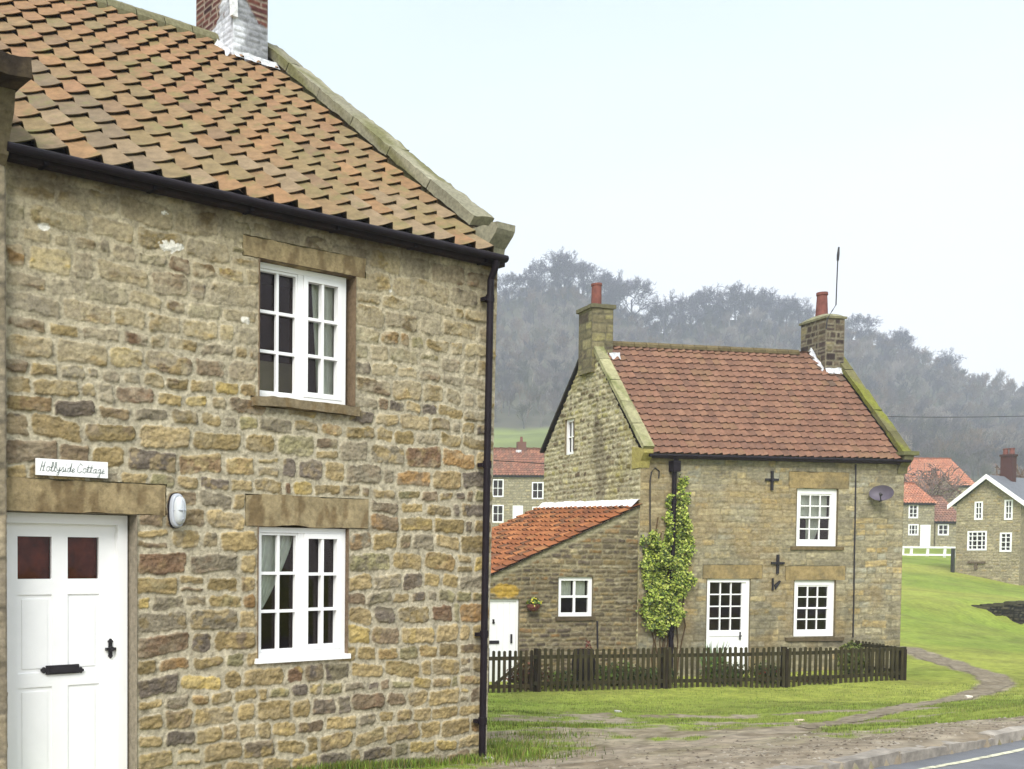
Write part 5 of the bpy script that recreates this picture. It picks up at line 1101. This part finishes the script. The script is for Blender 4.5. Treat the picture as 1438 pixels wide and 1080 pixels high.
# right gabled house
def gabled():
    O=at(1341,803,66);F=Frame((O[0],O[1],0),math.degrees(math.atan2(-.85,.53)))
    g=thing('gabled_stone_house',O,'pale stone house at the right edge with white bargeboards and grey slate roof','house')
    w=F.pix(1432,780)[0];zl=F.pix(1345,703)[1];zr_=F.pix(1430,707)[1];ap=F.pix(1385,671);ze=(zl+zr_)/2;ax_=w*.5;az=ap[1]
    z0=min(F.pix(1341,803)[1],F.pix(1432,826)[1])
    hs=[hole(F,1369,704.5,1380,730),hole(F,1411,702,1422,730),hole(F,1359,746,1385.5,773),hole(F,1404.5,748,1420.5,775)]
    B=MB();wall(B,F,0,w,z0-1.5,az,.05,hs,(.14,.22),(1.2,2.4),.04,.02,.02,[((176,164,132),4),((160,148,118),3),((146,134,108),2),((180,160,116),1.5)],(164,154,126),(0,1),611,lambda x,z:z<ze+(az-ze)*np.minimum(x,w-x)/(w/2)-.05,
      tintfn=lambda X,Z,c:c*(.85+.35*fbm(X*1.5,Z*1.5,612,3)[...,None]));B.build('gable_wall',M['ashlar'],g)
    a0=math.degrees(math.atan2(F.u[1],F.u[0]));dp=9
    B=MB();fr=Frame(F.p(w,0,0),a0+90);wall(B,fr,0,dp,z0-2,ze,.12,[],(.14,.22),(1.2,2.4),.04,.02,.02,PALF,(150,140,112),(),613);fr2=Frame(F.p(0,-dp,0),a0-90);wall(B,fr2,0,dp,z0-2,ze,.12,[],(.14,.22),(1.2,2.4),.04,.02,.02,PALF,(150,140,112),(),614);B.build('side_wall',M['ashlar'],g)
    N=F.n;B=MB()
    for sgn in (0,1):
        xe=-.3 if sgn==0 else w+.3;ze2=ze-(az-ze)/(w/2)*.3
        P=[F.p(xe,.32,ze2+.08),F.p(w/2,.32,az+.08),F.p(w/2,-dp,az+.08),F.p(xe,-dp,ze2+.08)]
        Q=[p+np.array([0,0,.09]) for p in P];B.hexa(P+Q) if sgn==0 else B.hexa([P[1],P[0],P[3],P[2],Q[1],Q[0],Q[3],Q[2]])
    B.build('roof',M['slate'],g)
    B=MB()
    for sgn in (0,1):
        xe=-.36 if sgn==0 else w+.36;ze2=ze-(az-ze)/(w/2)*.36;pr=[(xe,ze2-.08),(w/2,az-.08),(w/2,az+.20),(xe,ze2+.2)]
        B.plate(F,.33,.39,pr if sgn else pr)
    B.build('bargeboard',M['white'],g)
    for h,nx,nz in zip(hs,(2,2,4,2),(3,3,4,4)): small_window(g,F,*h,nx,nz,.09,mt=.045)
    L=F.pix(1360,789);L2=F.pix(1384,791);B=MB();B.box(F,L[0],L2[0],.0,.12,L[1]-.1,L[1]+.02,lin((110,96,78)));q_=F.pix(1371,795);B.box(F,q_[0]-.08,q_[0]+.08,.0,.1,q_[1]-.2,L[1]-.1,lin((110,96,78)));B.build('stone_ledge',M['ashlar'],g)
    pc=F.pix(1393,668);cpos=F.sub(w/2+.1,-2.2,0);B=MB()
    zt=at(1393,641,cpos.o[1])[2];zt2=at(1393,630,cpos.o[1])[2];B.box(cpos,-.32,.32,-.28,.28,az-.6,zt,lin((84,54,50)));B.box(cpos,-.37,.37,-.33,.33,zt,zt+.12,lin((80,54,50)));c=B.build('chimney',M['brick'],g)
    for dx in (-.17,.17): MB().lathe(cpos.p(dx,0,zt+.12),[(.15,0),(.13,zt2-zt-.2),(.16,zt2-zt-.14),(.16,zt2-zt-.1)],8).build('chimney_pot',M['pot'],c)
    B=MB();B.tube([F.p(w+.33,.3,ze-.35),F.p(w+.33,-dp,ze-.35)],.06,6);B.build('gutter',M['black'],g)
    return F,w
GF,gwid=gabled()
# orange houses
OR=[lin((204,136,104)),lin((194,128,98)),lin((200,142,112)),lin((184,126,102))]
F3=Frame(at(1240,767,98),4);F3.o[2]=0;b3=at(1290,767,98)[2]
f3=thing('far_stone_house',at(1290,767,98),'far stone house with orange roof and white door above the white rail fence','house')
hs=[hole(F3,1276,708,1289,728),hole(F3,1275.5,736,1289.5,752),hole(F3,1292.5,737,1306,768)]
w3=F3.pix(1312,730)[0]
far_house(f3,F3,w3,6,b3,F3.pix(1290,706)[1],at(1280,679,101)[2],OR,hs,621)
small_window(f3,F3,*hs[0],2,3,.12);small_window(f3,F3,*hs[1],3,2,.12)
h=hs[2];MB().box(F3,h[0],h[1],-.05,.02,h[2]-.3,h[3]).box(F3,h[0]+.15,h[1]-.15,.021,.03,h[2]+.2,h[2]+1.0).build('door',M['white'],f3)
F4=Frame(at(1313,767,98.4),4);F4.o[2]=0
f4=thing('far_cottage_wing',at(1330,767,98),'lower far cottage with dull brown roof and one white window, left of the gabled house','house')
hs=[hole(F4,1317,736,1332,752)]
far_house(f4,F4,F4.pix(1352,740)[0],6,b3,F4.pix(1330,732)[1],at(1330,697,101)[2],[lin((150,112,96)),lin((136,104,90)),lin((160,118,98))],hs,631)
small_window(f4,F4,*hs[0],2,2,.12)
F5=Frame(at(1250,720,116),3);F5.o[2]=0
f5=thing('large_far_house',at(1310,740,120),'large far house with a broad bright orange roof behind the other far houses','house')
far_house(f5,F5,F5.pix(1368,690)[0],8,at(1300,750,116)[2],F5.pix(1310,681)[1],at(1310,644,120)[2],OR,[],641)
F6=Frame(at(1300,720,108),3);F6.o[2]=0
f6=thing('far_stone_barn',at(1325,730,110),'plain pale stone gable with brown roof below the big orange roof','outbuilding')
w6=F6.pix(1347,690)[0];ax6=F6.pix(1322,672)
B=MB();z6=F6.pix(1310,692)[1];a6=F6.pix(1325,673)[1];wall(B,F6,0,w6,b3-1,a6,.08,[],(.2,.3),(1.2,2.4),.05,.02,.02,PALF,(150,142,116),(),651,lambda x,z:z<z6+(a6-z6)*np.minimum(x,w6-x)/(w6/2));B.build('gable_wall',M['ashlar'],f6)
B=MB()
for xe in (-.2,w6+.2):
    P=[F6.p(xe,.1,z6-.1),F6.p(w6/2,.1,a6+.02),F6.p(w6/2,-6,a6+.02),F6.p(xe,-6,z6-.1)];Q=[p+np.array([0,0,.12]) for p in P]
    B.hexa(P+Q,lin((150,110,84)))
B.build('roof',M['tile2'],f6)
# white rail fence
FR=Frame(at(1262,781,82),3);FR.o[2]=0
wr=thing('white_rail_fence',at(1300,781,82),'low white post and rail fence on the green before the far houses','fence')
for yy in (768.5,779.0):
    q0=FR.pix(1264,yy);q1=FR.pix(1347,yy+.2);MB().box(FR,q0[0],q1[0],0,.06,q0[1]-.07,q0[1]+.07).build('rail',M['white'],wr)
for px in (1268,1280,1303,1327,1344):
    q0=FR.pix(px-.8,782);q1=FR.pix(px+.8,768);MB().plate(FR,-.09,-.002,[(q0[0]-.09,q0[1]-.6),(q0[0]+.09,q0[1]-.6),(q1[0]+.09,q1[1]+.05),(q1[0]-.09,q1[1]+.05)]).build('post',M['white'],wr)
B=MB()
FG=Frame(at(1342,803,65.7),3);FG.o[2]=0;p0=FG.pix(1339,800);p1=FG.pix(1341.5,770)
MBg=MB().box(FG,p0[0]-.12,p0[0]+.0,-.1,.1,p0[1]-.3,p1[1],(.04,.04,.035)).build('gate_post',M['fence'],loc=FG.p(p0[0],0,p0[1]-.3));tag(MBg,'dark wooden post at the left foot of the gabled stone house','post')
# retaining wall in the green
A_=at(1334,853,47);B_=at(1600,850,41.5);FW=Frame((A_[0],A_[1],0),math.degrees(math.atan2(B_[1]-A_[1],B_[0]-A_[0])));LW_=float(np.hypot(*(B_-A_)[:2]))
tp_=[FW.pix(*p) for p in ((1334,853),(1346,850.5),(1372,848.5),(1400,846),(1438,842.5),(1520,837),(1600,832))]
tx_=[p[0] for p in tp_];tz_=[p[1] for p in tp_]
rwt=thing('retaining_wall',FW.p(LW_/2,0,-2.6),'low dark dry stone retaining wall cut into the green at the right edge','wall')
W=MB();wall(W,FW,0,LW_,-4.4,max(tz_)+.1,.04,[],(.10,.18),(1.2,2.6),.035,.05,.03,[((84,78,62),3),((68,62,52),3),((98,92,72),2),((56,50,44),2)],(34,32,26),(),671,lambda x,z:z<np.interp(x,tx_,tz_)-.03,var=.5);W.build('wall',M['stone'],rwt,smooth=True)
K=MB()
for i in range(int(LW_/.42)):
    x=i*.42;z=float(np.interp(x,tx_,tz_));K.rough(FW.p(x,-.30,z-.13+rnd.uniform(-.02,.02)),FW.u*.40,FW.n*.34,(0,0,.13+rnd.uniform(-.02,.03)),.08,.05,lin((86,82,62))*rnd.uniform(.7,1.2),i,.3)
K.build('coping_stones',M['stone'],rwt,smooth=True)
# ================================================================== TREES
def tree_geo(seed,h=14.,spread=.42,depth=5,twig=.05,ntw=4,k=4,first=.28,colour=None,lean=0):
    r=random.Random(seed);mb=MB();seg=[]
    def br(p,d,L,rad_,lv):
        n=3;pts=[p];dd=d.copy()
        for i in range(n):
            dd=dd+np.array([r.gauss(0,.12),r.gauss(0,.12),r.gauss(.04,.08)]);dd/=np.linalg.norm(dd);pts.append(pts[-1]+dd*L/n)
        rr=[rad_*(1-.25*i/n*1.3) for i in range(n+1)]
        if lv<=2: mb.tube(pts,rr,k if lv<2 else 3,caps=False)
        else:
            for a,b,w0,w1 in zip(pts[:-1],pts[1:],rr[:-1],rr[1:]):
                s=np.cross(b-a,np.array([r.gauss(0,1),r.gauss(0,1),r.gauss(0,.3)]));s/=np.linalg.norm(s)+1e-9
                mb.add([a-s*w0,a+s*w0,b+s*w1,b-s*w1],[[0,1,2,3]])
        if lv>=depth: return
        nb={0:6,1:5,2:4,3:4,4:ntw}.get(lv,3)
        for i in range(nb):
            t=(first if lv==0 else .25)+(1-(first if lv==0 else .25))*(i+.7)/nb
            t=min(t,1);q_=t*n;kk=min(int(q_),n-1);P=pts[kk]+(pts[kk+1]-pts[kk])*(q_-kk)
            a=r.uniform(0,6.28);e=np.cross(dd,[0.3,.5,.8]);e/=np.linalg.norm(e)+1e-9;f=np.cross(dd,e)
            nd=dd*(1-spread)+ (e*math.cos(a)+f*math.sin(a))*spread*1.5+np.array([0,0,.22]);nd/=np.linalg.norm(nd)
            br(P,nd,L*r.uniform(.52,.74)*(1.0 if lv else .9-.35*(t-.5)),max(twig*.45,rad_*.5*(1-.3*t)),lv+1)
    br(np.zeros(3),np.array([lean,0,1.]),h*.46,h*.018,0)
    V=np.concatenate(mb.v);V*=h/max(V[:,2].max(),.1)
    F4=[];Ft=np.concatenate([f for f in mb.f if f.shape[1]==4]);return V,Ft
far_var=[tree_geo(700+i,13,.30,4,.12,5,3) for i in range(6)]
def wood_cols(R): 
    base=[lin((106,94,92),.75),lin((82,76,80),.75),lin((120,102,86),.75),lin((96,92,78),.75),lin((140,130,122),.75)]
    return base[R.randint(0,5)]*(.8+.4*R.rand())
R=np.random.RandomState(3);Vs=[];Fs=[];Cs=[];off=0;cnt=0
cand=[]
for _ in range(100000):
    b=R.uniform(.07,.80);y=R.uniform(178,432) if R.rand()<.6 else R.uniform(415,444);cand.append((b*y,y))
cand=np.array(cand);mdv=meadow(cand[:,0],cand[:,1]);zc=height(cand[:,0],cand[:,1]);keep=(mdv<.5)
cand=cand[keep];zc=zc[keep]
grid_={}
for (x,y),z in zip(cand,zc):
    sp=5.0 if y<420 else 3.9
    key=(int(x/sp),int(y/sp),y<420)
    if key in grid_: continue
    grid_[key]=1
    v,f=far_var[R.randint(0,6)];a=R.uniform(0,6.28);s=R.uniform(.5,.82)
    if y>405: s*=R.uniform(.6,.95)
    ca,sa=math.cos(a),math.sin(a)
    W_=np.stack([v[:,0]*ca-v[:,1]*sa,v[:,0]*sa+v[:,1]*ca,v[:,2]],1)*np.array([s,s,s])+np.array([x,y,z-.3])
    Vs.append(W_);Fs.append(f+off);Cs.append(np.tile(wood_cols(R),(len(v),1)));off+=len(v);cnt+=1
mb=MB();mb.add(np.concatenate(Vs),np.concatenate(Fs),np.concatenate(Cs));o=mb.build('hillside_wood',M['wood']);tag(o,'bare winter woodland covering the misty hillside','woodland');struct(o,'stuff')
# skyline trees one by one
SKT=[(738,372,15),(760,360,16),(778,350,19),(797,351,20),(815,362,17),(850,377,15),(868,378,16),(884,384,13),(930,418,9),(948,404,10),(968,408,9),(990,396,12),(1004,404,10),(1030,395,14),(1044,400,12),(1066,400,13),(1082,406,12),(1100,414,11),(1122,416,11),(1205,436,9),(1262,459,8),(1330,487,8),(712,378,13)]
sv=[tree_geo(800+i,14,.47,5,.10,4,4,.3) for i in range(3)]
for i,(px,py,hh) in enumerate(SKT):
    b=ray(px,600)[0];Y=RB-8;z=hz(b*Y,Y)-.4;top=ray(px,py)[2]*Y;H_=max(7,top-z)
    v,f=sv[i%3];a=i*1.7;s=H_/14;ca,sa=math.cos(a),math.sin(a);W_=np.stack([v[:,0]*ca-v[:,1]*sa,v[:,0]*sa+v[:,1]*ca,v[:,2]],1)*s+np.array([b*Y,Y,z])
    o=MB().add(W_,f,lin((88,84,94),.8)).build('bare_tree',M['wood'],loc=(b*Y,Y,z))
    tag(o,'tallest bare tree of the clump on the misty skyline left of the distant cottage chimney' if (px,py)==(778,350) else 'bare winter tree with open branches on the misty skyline of the wooded hill','tree','bare trees along the skyline')
# nearer bare trees among far houses
for px,py,top,Y,lab in ((1292,700,648,107,'leafless reddish tree before the large orange roof'),(1262,700,640,112,'leafless tree half hidden by the right edge of the distant cottage'),(1446,800,640,80,'dark leafless bush at the right edge behind the gabled house')):
    b=at(px,py,Y);z=hz(b[0],Y);tp=ray(px,top)[2]*Y;v,f=tree_geo(900+px,10,.5,4,.10,5,4,.2);s=(tp-z)/10
    o=MB().add(v*s+np.array([b[0],Y,z]),f,lin((128,108,98),.8)).build('bare_tree',M['wood'],loc=(b[0],Y,z));tag(o,lab,'tree')
# overhead wire
o=MB().tube([at(1150+40*i,582+3*math.sin(i/8*math.pi)+.2*i,90) for i in range(9)],.03,4).build('overhead_wire',M['iron'],loc=at(1150,582,90));tag(o,'thin dark overhead wire crossing the hillside at right','wire')
o=MB().tube([CF.p(a,-7,0)*0+at(px,py,33) for a,px,py in ((0,-300,560),(0,700,647),(0,765,651),(0,840,657),(0,905,662))],.012,4).build('overhead_wire',M['iron'],loc=at(765,651,33));
tag(o,'thin wire running to the gable of the distant cottage','wire')
# small debris on the grass
for k,(px,py,c) in enumerate(((868,1002,(200,196,190)),(1360,982,(240,232,214)),(1123,1010,(230,210,190)),(686,1066,(220,214,204)))):
    gx,gy=ground_hit(px,py);z=hz(gx,gy);o=MB().rough((gx-.05,gy-.04,z),(.1,0,0),(0,.08,0),(0,0,.04),.02,.03,lin(c),k,.1).build('pale_stone',M['block'],loc=(gx,gy,z))
    tag(o,['small pale stone on the worn grass left of the mud patch','white pebble beside the footpath bend','pale pebble on the grass above the footpath','tiny pale stone at the foot of the black downpipe'][k],'stone','loose pale stones on the grass')
# ================================================================== HAZE, SKY, SUN
hz_=MB();F0=Frame((0,0,0),0);hz_.box(F0,-520,940,-700,80,-8,150)
hm=bpy.data.materials.new('haze');hm.use_nodes=True;nt=hm.node_tree;nt.nodes.clear();o_=nt.nodes.new('ShaderNodeOutputMaterial');pv=nt.nodes.new('ShaderNodeVolumePrincipled')
pv.inputs['Color'].default_value=(.82,.87,1.0,1);pv.inputs['Density'].default_value=HAZE_D;pv.inputs['Anisotropy'].default_value=0.2;nt.links.new(pv.outputs[0],o_.inputs['Volume'])
o=hz_.build('haze',hm);struct(o,'stuff');tag(o,'thin pale winter haze filling the valley air','haze')
w=bpy.data.worlds.new('World');scene.world=w;w.use_nodes=True;nt=w.node_tree;N=nt.nodes;Lk=nt.links;bg=N['Background']
SUN_EL,SUN_AZ=RAD(42),RAD(200)   # azimuth clockwise from +Y
sky=N.new('ShaderNodeTexSky');sky.sky_type='NISHITA';sky.sun_disc=False;sky.sun_elevation=SUN_EL;sky.sun_rotation=SUN_AZ;sky.dust_density=2.5
tc=N.new('ShaderNodeTexCoord');sx=N.new('ShaderNodeSeparateXYZ');Lk.new(tc.outputs['Generated'],sx.inputs[0])
rp=N.new('ShaderNodeValToRGB');Lk.new(sx.outputs['Z'],rp.inputs[0]);e=rp.color_ramp.elements
e[0].position=.0;e[0].color=(5.7,5.7,5.7,1);e[1].position=1;e[1].color=(9.2,9.5,9.9,1)
for ps,cl in ((.20,(5.5,5.6,5.7,1)),(.32,(4.9,5.3,5.6,1)),(.47,(4.2,4.95,5.4,1)),(.62,(6.4,7.0,7.6,1))): k=e.new(ps);k.color=cl
cn=N.new('ShaderNodeTexNoise');cn.inputs['Scale'].default_value=1.6;cn.inputs['Detail'].default_value=5;mp=N.new('ShaderNodeMapping');mp.inputs['Scale'].default_value=(1,1,3.5);Lk.new(tc.outputs['Generated'],mp.inputs[0]);Lk.new(mp.outputs[0],cn.inputs['Vector'])
m1=N.new('ShaderNodeMapRange');m1.inputs['From Min'].default_value=.3;m1.inputs['From Max'].default_value=.75;m1.inputs['To Min'].default_value=.95;m1.inputs['To Max'].default_value=1.07;Lk.new(cn.outputs['Fac'],m1.inputs['Value'])
vs=N.new('ShaderNodeVectorMath');vs.operation='SCALE';Lk.new(rp.outputs[0],vs.inputs[0]);Lk.new(m1.outputs[0],vs.inputs['Scale'])
mx=N.new('ShaderNodeMix');mx.data_type='RGBA';mx.inputs['Factor'].default_value=.9;Lk.new(sky.outputs[0],mx.inputs['A']);Lk.new(vs.outputs[0],mx.inputs['B']);Lk.new(mx.outputs['Result'],bg.inputs['Color'])
bg.inputs['Strength'].default_value=.075
sl_=bpy.data.lights.new('sun','SUN');sl_.energy=1.5;sl_.angle=RAD(30);sl_.color=(1,.97,.92);so=bpy.data.objects.new('sun',sl_);COL.objects.link(so)
dv=Vector((math.sin(SUN_AZ)*math.cos(SUN_EL),math.cos(SUN_AZ)*math.cos(SUN_EL),math.sin(SUN_EL)));so.rotation_euler=dv.to_track_quat('Z','Y').to_euler()
scene.view_settings.view_transform='Standard';scene.view_settings.look='None';scene.view_settings.gamma=1;scene.view_settings.exposure=1.5
scene.cycles.max_bounces=6;scene.cycles.volume_bounces=1;scene.cycles.transparent_max_bounces=12
